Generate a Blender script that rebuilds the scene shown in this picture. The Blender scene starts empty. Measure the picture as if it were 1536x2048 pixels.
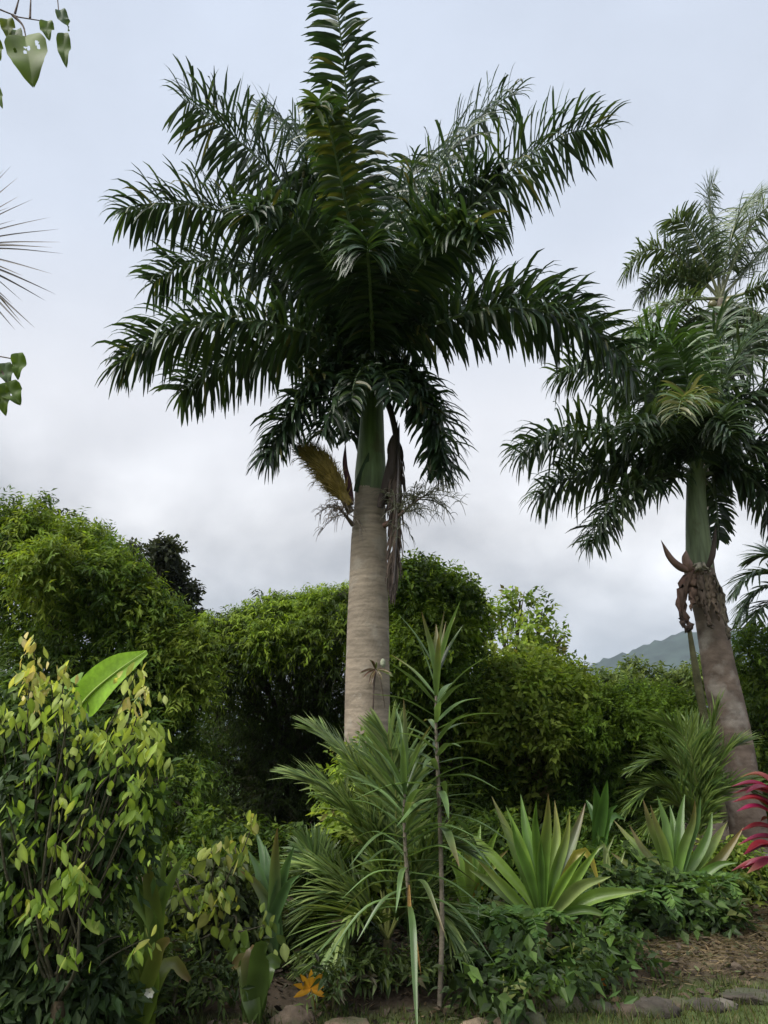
import bpy, math
import numpy as np

# ------------------------------------------------------------------ camera, sky, sun, exposure
SC = bpy.context.scene
COL = SC.collection
PITCH = math.radians(18.0); FPX = 1547.0; CAMZ = 1.6
cam_d = bpy.data.cameras.new('camera'); cam = bpy.data.objects.new('camera', cam_d); COL.objects.link(cam)
cam.location = (0, 0, CAMZ); cam.rotation_euler = (math.pi/2 + PITCH, 0, 0)
cam_d.sensor_fit = 'VERTICAL'; cam_d.sensor_height = 24.0; cam_d.lens = 12.0*FPX/1024.0
cam_d.clip_start = 0.05; cam_d.clip_end = 6000
SC.camera = cam

SUN_EL, SUN_AZ = math.radians(54), math.radians(-122)      # azimuth from +Y (ahead) towards +X
W = bpy.data.worlds.new('World'); SC.world = W; W.use_nodes = True
nt = W.node_tree; nt.nodes.clear()
def N(tree, t, **k):
    n = tree.nodes.new(t)
    for a, b in k.items(): setattr(n, a, b)
    return n
def ramp(node, stops, interp='LINEAR'):
    cr = node.color_ramp; cr.interpolation = interp
    while len(cr.elements) < len(stops): cr.elements.new(0.5)
    for e, (p, c) in zip(cr.elements, stops):
        e.position = p; e.color = (c[0], c[1], c[2], 1)
out = N(nt, 'ShaderNodeOutputWorld')
sky = N(nt, 'ShaderNodeTexSky', sky_type='NISHITA', sun_disc=False)
sky.sun_elevation = SUN_EL; sky.sun_rotation = SUN_AZ
bg1 = N(nt, 'ShaderNodeBackground'); bg1.inputs[1].default_value = 0.05
nt.links.new(sky.outputs[0], bg1.inputs[0])
tc = N(nt, 'ShaderNodeTexCoord'); sep = N(nt, 'ShaderNodeSeparateXYZ')
nt.links.new(tc.outputs['Generated'], sep.inputs[0])
cv = N(nt, 'ShaderNodeMapping'); cv.inputs['Scale'].default_value = (1, 1, 1.25); cv.inputs['Location'].default_value = (2.0, .9, .2)
nt.links.new(tc.outputs['Generated'], cv.inputs[0])
nz = N(nt, 'ShaderNodeTexNoise'); nz.inputs['Scale'].default_value = 3.4; nz.inputs['Detail'].default_value = 7
nz.inputs['Roughness'].default_value = 0.56; nz.inputs['Distortion'].default_value = 0.15
nt.links.new(cv.outputs[0], nz.inputs['Vector'])
band = N(nt, 'ShaderNodeValToRGB')     # overcast veil: grey deck low down, thinner and bluer towards the zenith
ramp(band, [(0.0, (.40, .42, .47)), (0.15, (.57, .57, .585)), (0.28, (.80, .785, .78)), (0.42, (.92, .92, .95)), (0.60, (.76, .82, .93)), (1.0, (.66, .75, .90))])
nt.links.new(sep.outputs[2], band.inputs[0])
el = N(nt, 'ShaderNodeMapRange', interpolation_type='SMOOTHSTEP')
el.inputs[1].default_value = 0.16; el.inputs[2].default_value = 0.46; el.inputs[3].default_value = 1.1; el.inputs[4].default_value = 0.10
nt.links.new(sep.outputs[2], el.inputs[0])
ns = N(nt, 'ShaderNodeMapRange'); ns.inputs[1].default_value = .30; ns.inputs[2].default_value = .70; ns.inputs[3].default_value = -.6; ns.inputs[4].default_value = .75
nt.links.new(nz.outputs[0], ns.inputs[0])
am = N(nt, 'ShaderNodeMath', operation='MULTIPLY_ADD'); am.inputs[2].default_value = 1.0
nt.links.new(ns.outputs[0], am.inputs[0]); nt.links.new(el.outputs[0], am.inputs[1])
mx = N(nt, 'ShaderNodeVectorMath', operation='SCALE')
nt.links.new(band.outputs[0], mx.inputs[0]); nt.links.new(am.outputs[0], mx.inputs['Scale'])
bg2 = N(nt, 'ShaderNodeBackground'); bg2.inputs[1].default_value = 0.212
nt.links.new(mx.outputs[0], bg2.inputs[0])
ms = N(nt, 'ShaderNodeMixShader'); ms.inputs[0].default_value = 0.92
nt.links.new(bg1.outputs[0], ms.inputs[1]); nt.links.new(bg2.outputs[0], ms.inputs[2]); nt.links.new(ms.outputs[0], out.inputs[0])

sl = bpy.data.lights.new('sun', 'SUN'); sl.energy = 1.5; sl.angle = math.radians(50); sl.color = (1, .96, .88)
so = bpy.data.objects.new('sun', sl); COL.objects.link(so)
so.rotation_euler = (math.pi/2 - SUN_EL, 0, math.pi - SUN_AZ)
so.location = (0, 0, 30)
SC.view_settings.view_transform = 'Standard'; SC.view_settings.look = 'None'
SC.view_settings.exposure = 2.2; SC.view_settings.gamma = 1.0
cy = SC.cycles
cy.max_bounces = 6; cy.diffuse_bounces = 3; cy.glossy_bounces = 2; cy.transmission_bounces = 4; cy.volume_bounces = 0
cy.transparent_max_bounces = 8; cy.use_denoising = True; cy.caustics_reflective = False; cy.caustics_refractive = False

# ------------------------------------------------------------------ geometry helpers
R = np.random.default_rng(11)
UP = np.array([0., 0., 1.])
cP, sP = math.cos(PITCH), math.sin(PITCH)
def P(px, py, Y):                       # the point of the place seen at that pixel, Y metres ahead
    u = (px - 768)/FPX; v = (1024 - py)/FPX
    t = Y/(cP - v*sP)
    return np.array([t*u, Y, CAMZ + t*(sP + v*cP)])
def G(px, py, z=0.0):                   # where that pixel's ray meets the height z
    u = (px - 768)/FPX; v = (1024 - py)/FPX
    t = (z - CAMZ)/(sP + v*cP)
    return np.array([t*u, t*(cP - v*sP), z])
def SZ(px, p):                          # pixels -> metres at point p
    return px/FPX*(p[1]*cP + (p[2] - CAMZ)*sP)
def nrm(a):
    a = np.asarray(a, float); return a/np.maximum(np.linalg.norm(a, axis=-1, keepdims=True), 1e-9)
def spline(pts, n):                     # Catmull-Rom through pts, n samples evenly along the length
    p = np.array(pts, float)
    if len(p) == 2: return p[0] + (p[1]-p[0])*np.linspace(0, 1, n)[:, None]
    q = np.vstack([2*p[0]-p[1], p, 2*p[-1]-p[-2]]); o = []
    for i in range(1, len(q)-2):
        t = np.linspace(0, 1, 24, endpoint=False)[:, None]
        a, b, c, d = q[i-1], q[i], q[i+1], q[i+2]
        o.append(.5*(2*b + (c-a)*t + (2*a-5*b+4*c-d)*t**2 + (3*b-a-3*c+d)*t**3))
    o = np.vstack(o + [p[-1:]])
    s = np.r_[0, np.cumsum(np.linalg.norm(np.diff(o, axis=0), axis=1))]
    u = np.linspace(0, s[-1], n)
    return np.stack([np.interp(u, s, o[:, k]) for k in range(3)], 1)

class MB:
    def __init__(s): s.v = []; s.c = []; s.q = []; s.t = []; s.n = 0
    def add(s, v, faces, col):
        v = np.asarray(v, float).reshape(-1, 3); faces = np.asarray(faces, int)
        c = np.broadcast_to(np.asarray(col, float), v.shape)
        s.v.append(v); s.c.append(c)
        (s.q if faces.shape[1] == 4 else s.t).append(faces + s.n)
        s.n += len(v); return s
    def tube(s, pts, rad, col, sides=8, cap=True):
        p = np.asarray(pts, float); n = len(p); rad = np.broadcast_to(np.asarray(rad, float), (n,))
        T = nrm(np.gradient(p, axis=0)); ref = np.array([1., 0, 0]) if abs(T[0][0]) < .8 else np.array([0., 1, 0])
        a = np.linspace(0, 2*np.pi, sides, endpoint=False); rows = []
        for i in range(n):
            A = nrm(np.cross(T[i], ref)); B = np.cross(T[i], A); ref = np.cross(A, T[i])
            rows.append(p[i] + rad[i]*(np.cos(a)[:, None]*A + np.sin(a)[:, None]*B))
        v = np.concatenate(rows)
        i, j = np.meshgrid(np.arange(n-1), np.arange(sides), indexing='ij'); j2 = (j+1) % sides
        f = np.stack([i*sides+j, i*sides+j2, (i+1)*sides+j2, (i+1)*sides+j], -1).reshape(-1, 4)
        c = np.asarray(col, float)
        if c.ndim == 2: c = np.repeat(c, sides, axis=0)
        s.add(v, f, c)
        if cap:
            e = v[-sides:]; k = np.arange(sides)
            s.add(np.vstack([e, e.mean(0)[None]]), np.stack([k, (k+1) % sides, np.full(sides, sides)], 1), c if c.ndim == 1 else c[-1])
        return s
    def blades(s, base, d, side, L, Wd, droop, col, nseg=4, prof=None, fold=0.0, tip=None, dpow=1.0):
        base = np.asarray(base, float); n = len(base); d = nrm(d).copy(); side = np.asarray(side, float)
        L = np.broadcast_to(np.asarray(L, float), (n,))[:, None]; Wd = np.broadcast_to(np.asarray(Wd, float), (n,))[:, None]
        droop = np.broadcast_to(np.asarray(droop, float), (n,))[:, None]
        col = np.broadcast_to(np.asarray(col, float), (n, 3)); tip = col if tip is None else np.broadcast_to(np.asarray(tip, float), (n, 3))
        ts = np.linspace(0, 1, nseg+1)
        if prof is None: prof = np.sin(np.pi*(0.12 + 0.85*ts))**.7
        m = 3 if fold else 2; V = np.empty((n, nseg+1, m, 3)); C = np.empty_like(V); p = base.copy()
        for k, t in enumerate(ts):
            sd = nrm(side - (side*d).sum(1, keepdims=True)*d); nn = np.cross(sd, d); w = Wd*prof[k]/2
            V[:, k, 0] = p - sd*w + nn*w*fold
            if m == 3: V[:, k, 1] = p
            V[:, k, -1] = p + sd*w + nn*w*fold
            C[:, k] = (col + (tip-col)*t**1.5)[:, None]
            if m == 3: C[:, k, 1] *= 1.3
            p = p + d*L/nseg
            d = nrm(d - UP*droop*(.3 + 1.4*t**dpow)/nseg)
        i, k, j = np.meshgrid(np.arange(n), np.arange(nseg), np.arange(m-1), indexing='ij')
        b = i*(nseg+1)*m + k*m + j
        f = np.stack([b, b+1, b+1+m, b+m], -1).reshape(-1, 4)
        return s.add(V.reshape(-1, 3), f, C.reshape(-1, 3))
    def leaf4(s, base, d, side, L, Wd, col):
        n = len(base); d = nrm(d); sd = nrm(side - (side*d).sum(1, keepdims=True)*d)
        L = np.broadcast_to(L, (n,))[:, None]; Wd = np.broadcast_to(Wd, (n,))[:, None]
        nn = np.cross(sd, d); mid = base + d*L*.42
        V = np.stack([base, mid + sd*Wd/2 - nn*Wd*.12, base + d*L - UP*L*.12, mid - sd*Wd/2 - nn*Wd*.12], 1)
        return s.add(V.reshape(-1, 3), np.arange(4*n).reshape(-1, 4), np.repeat(np.broadcast_to(col, (n, 3)), 4, axis=0))
    def mesh(s, name, mat, origin=(0, 0, 0), smooth=True):
        v = np.concatenate(s.v) - np.asarray(origin); c = np.concatenate(s.c)
        q = np.concatenate(s.q) if s.q else np.zeros((0, 4), int); t = np.concatenate(s.t) if s.t else np.zeros((0, 3), int)
        me = bpy.data.meshes.new(name); me.vertices.add(len(v)); me.vertices.foreach_set('co', v.astype(np.float32).ravel())
        li = np.concatenate([q.ravel(), t.ravel()]).astype(np.int32)
        me.loops.add(len(li)); me.loops.foreach_set('vertex_index', li)
        st = np.concatenate([np.arange(len(q))*4, len(q)*4 + np.arange(len(t))*3]).astype(np.int32)
        me.polygons.add(len(st)); me.polygons.foreach_set('loop_start', st)
        me.polygons.foreach_set('use_smooth', np.full(len(st), smooth))
        me.update(calc_edges=True)
        a = me.color_attributes.new('Col', 'FLOAT_COLOR', 'POINT')
        a.data.foreach_set('color', np.hstack([np.clip(c, 0, 1), np.ones((len(c), 1))]).astype(np.float32).ravel())
        me.materials.append(mat); return me
    def build(s, name, mat, parent=None, kind=None, label=None, smooth=True):
        org = np.array(parent['_w']) if parent is not None and '_w' in parent else np.zeros(3)
        o = bpy.data.objects.new(name, s.mesh(name, mat, org, smooth)); COL.objects.link(o)
        if parent is not None: o.parent = parent; o['_w'] = list(org)
        if kind: o['kind'] = kind
        if label: o['label'] = label
        return o
def thing(name, label, cat, loc, group=None):
    o = bpy.data.objects.new(name, None); COL.objects.link(o); o.empty_display_size = .2
    o.location = [float(x) for x in loc]; o['_w'] = [float(x) for x in loc]
    o['label'] = label; o['category'] = cat
    if group: o['group'] = group
    return o
def solo(o, label, cat, group=None):
    o['label'] = label; o['category'] = cat
    if group: o['group'] = group
    return o

# ------------------------------------------------------------------ materials
def leaf_mat(name, rough=.42, trans=.3, spec=.5, nscale=9.0, var=.28, tcol=(1.5, 1.45, .7)):
    m = bpy.data.materials.new(name); m.use_nodes = True; t = m.node_tree; t.nodes.clear()
    o = N(t, 'ShaderNodeOutputMaterial'); p = N(t, 'ShaderNodeBsdfPrincipled'); a = N(t, 'ShaderNodeAttribute', attribute_name='Col')
    c = N(t, 'ShaderNodeTexCoord'); z = N(t, 'ShaderNodeTexNoise'); z.inputs['Scale'].default_value = nscale; z.inputs['Detail'].default_value = 3
    t.links.new(c.outputs['Object'], z.inputs['Vector'])
    mr = N(t, 'ShaderNodeMapRange'); mr.inputs[1].default_value = .3; mr.inputs[2].default_value = .7
    mr.inputs[3].default_value = 1-var; mr.inputs[4].default_value = 1+var
    t.links.new(z.outputs[0], mr.inputs[0])
    mu = N(t, 'ShaderNodeVectorMath', operation='SCALE'); t.links.new(a.outputs[0], mu.inputs[0]); t.links.new(mr.outputs[0], mu.inputs['Scale'])
    t.links.new(mu.outputs[0], p.inputs['Base Color']); p.inputs['Roughness'].default_value = rough; p.inputs['Specular IOR Level'].default_value = spec
    tr = N(t, 'ShaderNodeBsdfTranslucent'); tm = N(t, 'ShaderNodeVectorMath', operation='MULTIPLY'); tm.inputs[1].default_value = tcol
    t.links.new(mu.outputs[0], tm.inputs[0]); t.links.new(tm.outputs[0], tr.inputs[0])
    x = N(t, 'ShaderNodeMixShader'); x.inputs[0].default_value = trans
    t.links.new(p.outputs[0], x.inputs[1]); t.links.new(tr.outputs[0], x.inputs[2]); t.links.new(x.outputs[0], o.inputs[0])
    return m
def solid_mat(name, rough=.7, spec=.3, nscale=(6, 6, 6), var=.35, bump=.4, bscale=30, stain=None):
    m = bpy.data.materials.new(name); m.use_nodes = True; t = m.node_tree; p = t.nodes['Principled BSDF']
    a = N(t, 'ShaderNodeAttribute', attribute_name='Col'); c = N(t, 'ShaderNodeTexCoord')
    mp = N(t, 'ShaderNodeMapping'); mp.inputs['Scale'].default_value = nscale; t.links.new(c.outputs['Object'], mp.inputs[0])
    z = N(t, 'ShaderNodeTexNoise'); z.inputs['Scale'].default_value = 1; z.inputs['Detail'].default_value = 6; t.links.new(mp.outputs[0], z.inputs['Vector'])
    mr = N(t, 'ShaderNodeMapRange'); mr.inputs[1].default_value = .3; mr.inputs[2].default_value = .7; mr.inputs[3].default_value = 1-var; mr.inputs[4].default_value = 1+var
    t.links.new(z.outputs[0], mr.inputs[0])
    mu = N(t, 'ShaderNodeVectorMath', operation='SCALE'); t.links.new(a.outputs[0], mu.inputs[0]); t.links.new(mr.outputs[0], mu.inputs['Scale'])
    last = mu.outputs[0]
    if stain:                               # lichen and algae patches
        z3 = N(t, 'ShaderNodeTexNoise'); z3.inputs['Scale'].default_value = stain[1]; z3.inputs['Detail'].default_value = 5; t.links.new(c.outputs['Object'], z3.inputs['Vector'])
        r3 = N(t, 'ShaderNodeMapRange'); r3.inputs[1].default_value = stain[2]; r3.inputs[2].default_value = stain[2]+.12; r3.inputs[4].default_value = stain[3]
        t.links.new(z3.outputs[0], r3.inputs[0]); x = N(t, 'ShaderNodeMix', data_type='RGBA')
        t.links.new(r3.outputs[0], x.inputs[0]); t.links.new(last, x.inputs[6]); x.inputs[7].default_value = (*stain[0], 1); last = x.outputs[2]
    t.links.new(last, p.inputs['Base Color']); p.inputs['Roughness'].default_value = rough; p.inputs['Specular IOR Level'].default_value = spec
    z2 = N(t, 'ShaderNodeTexNoise'); z2.inputs['Scale'].default_value = bscale; z2.inputs['Detail'].default_value = 5; t.links.new(c.outputs['Object'], z2.inputs['Vector'])
    b = N(t, 'ShaderNodeBump'); b.inputs['Strength'].default_value = bump; b.inputs['Distance'].default_value = .02
    t.links.new(z2.outputs[0], b.inputs['Height']); t.links.new(b.outputs[0], p.inputs['Normal'])
    return m
M_palm = leaf_mat('palm_leaf', rough=.38, trans=.22, spec=.55, nscale=3)
M_tree = leaf_mat('tree_leaf', rough=.55, trans=.4, spec=.16, nscale=1.6, var=.35)
M_soft = leaf_mat('soft_leaf', rough=.5, trans=.4, spec=.25, nscale=8)
M_banana = leaf_mat('banana_leaf', rough=.4, trans=.4, spec=.35, nscale=22, var=.2)
M_strap = leaf_mat('strap_leaf', rough=.36, trans=.28, spec=.5, nscale=5, var=.22)
M_rib = solid_mat('leaf_stalk', rough=.28, spec=.6, var=.2, bump=.1)
M_trunk = solid_mat('palm_trunk', rough=.85, spec=.2, nscale=(5, 5, 26), var=.26, bump=.35, bscale=34, stain=((.34, .31, .26), 4.5, .55, .5))
M_trunk2 = solid_mat('old_palm_trunk', rough=.85, spec=.2, nscale=(4, 4, 7), var=.35, bump=.8, bscale=14, stain=((.42, .38, .33), 2.4, .54, .6))
M_shaft = solid_mat('crownshaft_skin', rough=.55, spec=.3, nscale=(22, 22, 1.6), var=.34, bump=.35, bscale=24, stain=((.13, .12, .06), 5.0, .56, .55))
M_bark = solid_mat('bark', rough=.9, spec=.2, var=.4, bump=.7)
M_dry = solid_mat('dry_sheath', rough=.75, spec=.25, nscale=(16, 16, 3), var=.35, bump=.5)
M_rock = solid_mat('stone', rough=.9, spec=.25, nscale=(7, 7, 7), var=.45, bump=.9, bscale=18, stain=((.05, .06, .03), 4, .5, .7))
M_ground = solid_mat('earth', rough=.95, spec=.15, nscale=(3, 3, 3), var=.45, bump=.9, bscale=22)
M_hill = solid_mat('forest_hill', rough=.95, spec=.1, nscale=(.03, .03, .03), var=.5, bump=1.0, bscale=.1)

# ------------------------------------------------------------------ ground, bank, hill
EDGE = np.array([G(-400, 2075)[:2], G(300, 2060)[:2], G(760, 2035)[:2], G(1000, 2030)[:2], G(1150, 1995)[:2], G(1536, 1972)[:2], G(1900, 1965)[:2], G(2600, 1960)[:2]])
def edge_y(x): return np.interp(x, EDGE[:, 0], EDGE[:, 1])
def hgt(x, y):
    e = edge_y(x); d = y - e
    n = .02*np.sin(x*3.1+1)*np.cos(y*2.7) + .015*np.sin(x*7.3+y*5.1)
    bank = .10*np.clip(d/.25, 0, 1) + .12*np.clip((d-.2)/2.2, 0, 1)
    return np.where(y < 60, bank + n*np.clip((60-y)/20, 0, 1), .22)
xs = np.concatenate([[-2500, -600, -150, -50, -20], np.linspace(-9, 10, 120), [20, 50, 150, 600, 2500]])
ys = np.concatenate([[-300, -60, -15, -4], np.linspace(0, 4.6, 14), np.linspace(4.8, 11, 90), np.linspace(11.4, 20, 24), [26, 40, 70, 150, 400, 1000, 3000]])
X, Y = np.meshgrid(xs, ys); Z = hgt(X, Y)
gi = X.size; nx = len(xs)
i, j = np.meshgrid(np.arange(len(ys)-1), np.arange(nx-1), indexing='ij'); b = i*nx+j
lawn = np.array([.055, .075, .025]); soil = np.array([.055, .042, .030]); straw = np.array([.12, .092, .055])
d_ = Y - edge_y(X)
w_s = (np.clip(d_/.12, 0, 1))[..., None]
w_t = (np.clip((X-1.9)/.6, 0, 1)*np.clip((d_-.15)/.2, 0, 1)*np.clip((2.2-d_)/.5, 0, 1))[..., None]
gc = (lawn*(1-w_s) + soil*w_s)*(1-w_t) + straw*w_t
far_green = np.clip((Y-20)/20, 0, 1)[..., None]; gc = gc*(1-far_green) + np.array([.04, .07, .02])*far_green
mb = MB().add(np.stack([X, Y, Z], -1), np.stack([b, b+1, b+1+nx, b+nx], -1).reshape(-1, 4), gc.reshape(-1, 3))
ground = mb.build('ground', M_ground, kind='structure'); ground['label'] = 'dark garden soil and lawn with a dry straw bank'
def gz(x, y): return float(hgt(np.array(x), np.array(y)))

def on_ground(px, py):                      # foot of a plant whose base is seen at that pixel
    p = G(px, py, .1); p[2] = gz(p[0], p[1]); return p
def foot(px, Y, py=1900):                   # foot of a plant at depth Y under pixel column px
    q = P(px, py, Y); return np.array([q[0], Y, gz(q[0], Y)])

# hill on the horizon
hx = np.linspace(-1800, 3000, 320); hy = np.linspace(900, 2900, 110); HX, HY = np.meshgrid(hx, hy)
def ridge(x):
    q = [(-900, 20), (-300, 30), (60, 50), (150, 66), (190, 84), (235, 104), (265, 112), (300, 113), (350, 120), (430, 128), (560, 150), (800, 190), (1500, 160)]
    return 2*np.interp(x/2, [a for a, _ in q], [c for _, c in q])
prof_ = np.interp(HY, [900, 1400, 2000, 2900], [0, 1, .8, .1])
HZ = prof_*ridge(HX) + prof_*(4*np.sin(HX*.03)*np.cos(HY*.02) + 2.5*np.sin(HX*.09+HY*.06) + R.normal(0, 2.6, HX.shape)) - 1
b = (lambda i, j: i*len(hx)+j)(*np.meshgrid(np.arange(len(hy)-1), np.arange(len(hx)-1), indexing='ij'))
mb = MB().add(np.stack([HX, HY, HZ], -1), np.stack([b, b+1, b+1+len(hx), b+len(hx)], -1).reshape(-1, 4), (.022, .034, .026))
hill = mb.build('hill', M_hill, kind='structure'); hill['label'] = 'forested hill fading blue on the horizon'

# ------------------------------------------------------------------ broadleaf crowns
def pal(cols, w, n, rng, jit=.25):
    c = np.array(cols)[rng.choice(len(cols), n, p=np.array(w)/sum(w))]
    return c*rng.normal(1, jit, (n, 1)).clip(.4, 1.8)
def crown_mesh(lobes, n_spray, rng, per=9, twig=.32, L=(.08, .13), wf=.3, droop=.5, up=.35, shell=.3, cols=None, wts=None, fill=.3, flat=1.0, sub=9, upn=.45):
    """lobes: (x,y,z,r). Twigs of small leaves over every lobe, sparser leaves inside."""
    lb = np.array(lobes); mb = MB()
    if sub:                                  # boughs: smaller clumps standing out of every lobe
        o = [lb*[1, 1, 1, .72]]
        for _ in range(sub):
            v = nrm(rng.normal(size=(len(lb), 3)) + [0, -.35, .25]); rr = lb[:, 3:]*rng.uniform(.26, .44, (len(lb), 1))
            o.append(np.hstack([lb[:, :3] + v*(lb[:, 3:]*.92 - rr)*[1, 1, flat], rr]))
        lb = np.vstack(o)
    cen, r = lb[:, :3], lb[:, 3]
    k = rng.choice(len(lb), int(n_spray*1.7), p=r**2/np.sum(r**2))
    u = nrm(rng.normal(size=(len(k), 3)))
    lump = 1 + .13*np.sin(u[:, 0]*5 + k*1.7)*np.sin(u[:, 1]*6 + k)*np.sin(u[:, 2]*5 + k*.6) + rng.normal(0, .05, len(k))
    inside = rng.random(len(k)) < fill
    rho = np.where(inside, .45 + .45*rng.random(len(k)), 1 - shell*rng.random(len(k))**1.6)*lump
    rho = rho*(1 + (rng.random(len(k)) < .05)*rng.uniform(.08, .4, len(k)))     # stray shoots
    sc = np.array([1, 1, flat]); pos = cen[k] + u*(r[k]*rho)[:, None]*sc
    dd = np.linalg.norm((pos[:, None]-cen[None])/sc, axis=2)/r[None]; dd[np.arange(len(k)), k] = 9
    keep = ((dd.min(1) > .8) | inside) & ((u[:, 1] < .45) | (rng.random(len(k)) < .45)) & (pos[:, 2] > .15)
    pos, u = pos[keep][:n_spray], u[keep][:n_spray]; n = len(pos)
    td = nrm(u*.8 + UP*up + rng.normal(0, .45, (n, 3)))
    sd = nrm(np.cross(td, rng.normal(size=(n, 3))))
    cs = pal(cols, wts, n, rng, .18)
    t = np.linspace(.1, 1, per); tw = twig*rng.uniform(.6, 1.3, n)
    base = pos[:, None] + td[:, None]*(tw[:, None]*t)[..., None] - UP*(droop*.5*tw[:, None]*t**2)[..., None]
    sg = np.where(np.arange(per) % 2, 1., -1.)[None, :, None]
    d = td[:, None]*.55 + sd[:, None]*sg*.75 + rng.normal(0, .28, (n, per, 3)) - UP*droop
    c = np.repeat(cs[:, None], per, 1)*rng.normal(1, .15, (n, per, 1)).clip(.6, 1.5)
    m = n*per; LL = rng.uniform(*L, m)
    ln = np.repeat(u, per, 0)*.8 + UP*upn + rng.normal(0, .33, (m, 3))
    mb.leaf4(base.reshape(-1, 3), d.reshape(-1, 3), np.cross(ln, d.reshape(-1, 3)), LL, LL*wf*rng.uniform(.8, 1.25, m), c.reshape(-1, 3))
    return mb
GREEN = ([(.052, .098, .016), (.075, .13, .018), (.12, .18, .024), (.042, .072, .018)], (4, 4, 3, 2))
BRIGHT = ([(.135, .21, .032), (.19, .27, .042), (.24, .30, .06), (.075, .125, .025), (.16, .15, .05)], (4, 4, 3, 2, .6))
def tree(name, label, lobes_px, Y, n, seed, base_px=None, group=None, cols=GREEN, cat='tree', depth=1.0, trunk_r=.14, lit_flush=None, tdy=.5, **kw):
    rng = np.random.default_rng(seed); lobes = []
    for q in lobes_px:
        yy = Y + (q[3] if len(q) > 3 else rng.uniform(-.6, .9)*depth)
        c = P(q[0], q[1], yy); lobes.append((*c, SZ(q[2], c)))
    cx = np.mean([l[0] for l in lobes]) if base_px is None else P(base_px, 1600, Y)[0]
    b0 = np.array([cx, Y + tdy, gz(cx, Y+tdy)])
    t = thing(name, label, cat, b0, group)
    mb = crown_mesh(lobes, n, rng, cols=cols[0], wts=cols[1], **kw)
    mb.build('crown', M_tree, t, smooth=False)
    if lit_flush:                                # upper boughs: fresh shoots, with light from above painted into their brighter leaf colour
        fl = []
        for q in lit_flush[0]: c = P(q[0], q[1], Y + (q[3] if len(q) > 3 else -.2)); fl.append((*c, SZ(q[2], c)))
        kf = dict(kw); kf['upn'] = .9; kf.update(lit_flush[3] if len(lit_flush) > 3 else {})
        crown_mesh(fl, lit_flush[1], rng, cols=lit_flush[2], wts=[1]*len(lit_flush[2]), **kf).build('fresh_toplit_shoots', M_tree, t, smooth=False)
    tb = MB(); bc = np.array([.06, .048, .038]); top = np.mean([l[:3] for l in lobes], 0)
    fork = b0 + (top-b0)*np.array([.5, .5, .55])
    tb.tube(spline([b0 - UP*.1, b0*.6+fork*.4 + rng.normal(0, .06, 3), fork], 10), np.linspace(trunk_r*1.3, trunk_r*.8, 10), bc, 9)
    for l in lobes:
        e = np.array(l[:3]) + UP*l[3]*.25
        mid = fork*.45 + e*.55 + rng.normal(0, .12, 3) + UP*.1
        tb.tube(spline([fork - UP*.05, mid, e], 8), np.linspace(trunk_r*.55, .015, 8), bc*rng.uniform(.8, 1.2), 6)
        for _ in range(3):
            e2 = np.array(l[:3]) + nrm(rng.normal(size=3))*l[3]*.75
            tb.tube(spline([mid, (mid+e2)/2 + UP*.08, e2], 6), np.linspace(trunk_r*.25, .008, 6), bc, 5)
    tb.build('trunk', M_bark, t)
    return t
tree('broadleaf_tree', 'huge dense green tree filling the left edge behind the pale shrub',
     [(40, 1115, 90), (150, 1120, 80), (215, 1180, 85), (60, 1220, 110), (300, 1270, 80), (180, 1290, 120), (345, 1370, 75), (90, 1400, 150, .5), (270, 1420, 130), (355, 1490, 75), (200, 1540, 150, .4), (365, 1610, 80), (300, 1690, 110), (395, 1690, 60), (50, 1560, 140, .6), (20, 1050, 45), (95, 1045, 38), (180, 1085, 28)],
     11.0, 9500, 1, per=11, twig=.34, L=(.06, .13), wf=.3, droop=.45, up=.4, shell=.32,
     lit_flush=([(290, 1230, 50), (330, 1300, 50), (250, 1185, 45), (365, 1380, 45), (380, 1320, 30), (150, 1095, 45), (60, 1075, 45), (200, 1140, 45), (90, 1150, 60, -.9), (395, 1300, 24)], 2600, [(.14, .20, .025), (.11, .175, .022), (.18, .235, .035)]))
tree('broadleaf_tree', 'wide dome shaped dark tree directly behind the main palm trunk',
     [(465, 1275, 60), (540, 1255, 65), (620, 1245, 62), (690, 1240, 62), (500, 1310, 70, -.3), (590, 1310, 80, -.2), (680, 1305, 75, -.3), (560, 1370, 110, 1.), (670, 1360, 100, 1.), (455, 1380, 65, .6), (540, 1420, 120, 1.5), (660, 1420, 120, 1.5), (590, 1560, 120, 1.6), (500, 1660, 90, 1.5), (620, 1680, 110, 1.6), (440, 1540, 90, 2.), (540, 1700, 110, 2.), (680, 1700, 110, 2.), (480, 1480, 95, 2.2), (600, 1490, 130, 2.3), (710, 1480, 100, 2.), (480, 1600, 100, 2.4), (610, 1620, 130, 2.4), (720, 1610, 100, 2.2)],
     13.0, 14000, 2, tdy=3.4, per=10, twig=.34, L=(.06, .12), wf=.27, droop=.8, up=.6, shell=.22, cols=([(.034, .056, .015), (.045, .075, .016), (.06, .095, .02), (.04, .045, .022)], (4, 4, 2, 2)),  # darker base leaf colour stands in for shade in the recess
     lit_flush=([(450, 1290, 45), (500, 1262, 48), (555, 1245, 50), (610, 1235, 48), (660, 1228, 48), (705, 1225, 48), (430, 1330, 36), (530, 1285, 45, -.5), (620, 1275, 45, -.5), (690, 1270, 45, -.5), (415, 1265, 28)], 4600, [(.15, .22, .022), (.19, .265, .03), (.11, .18, .02)]))
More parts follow.
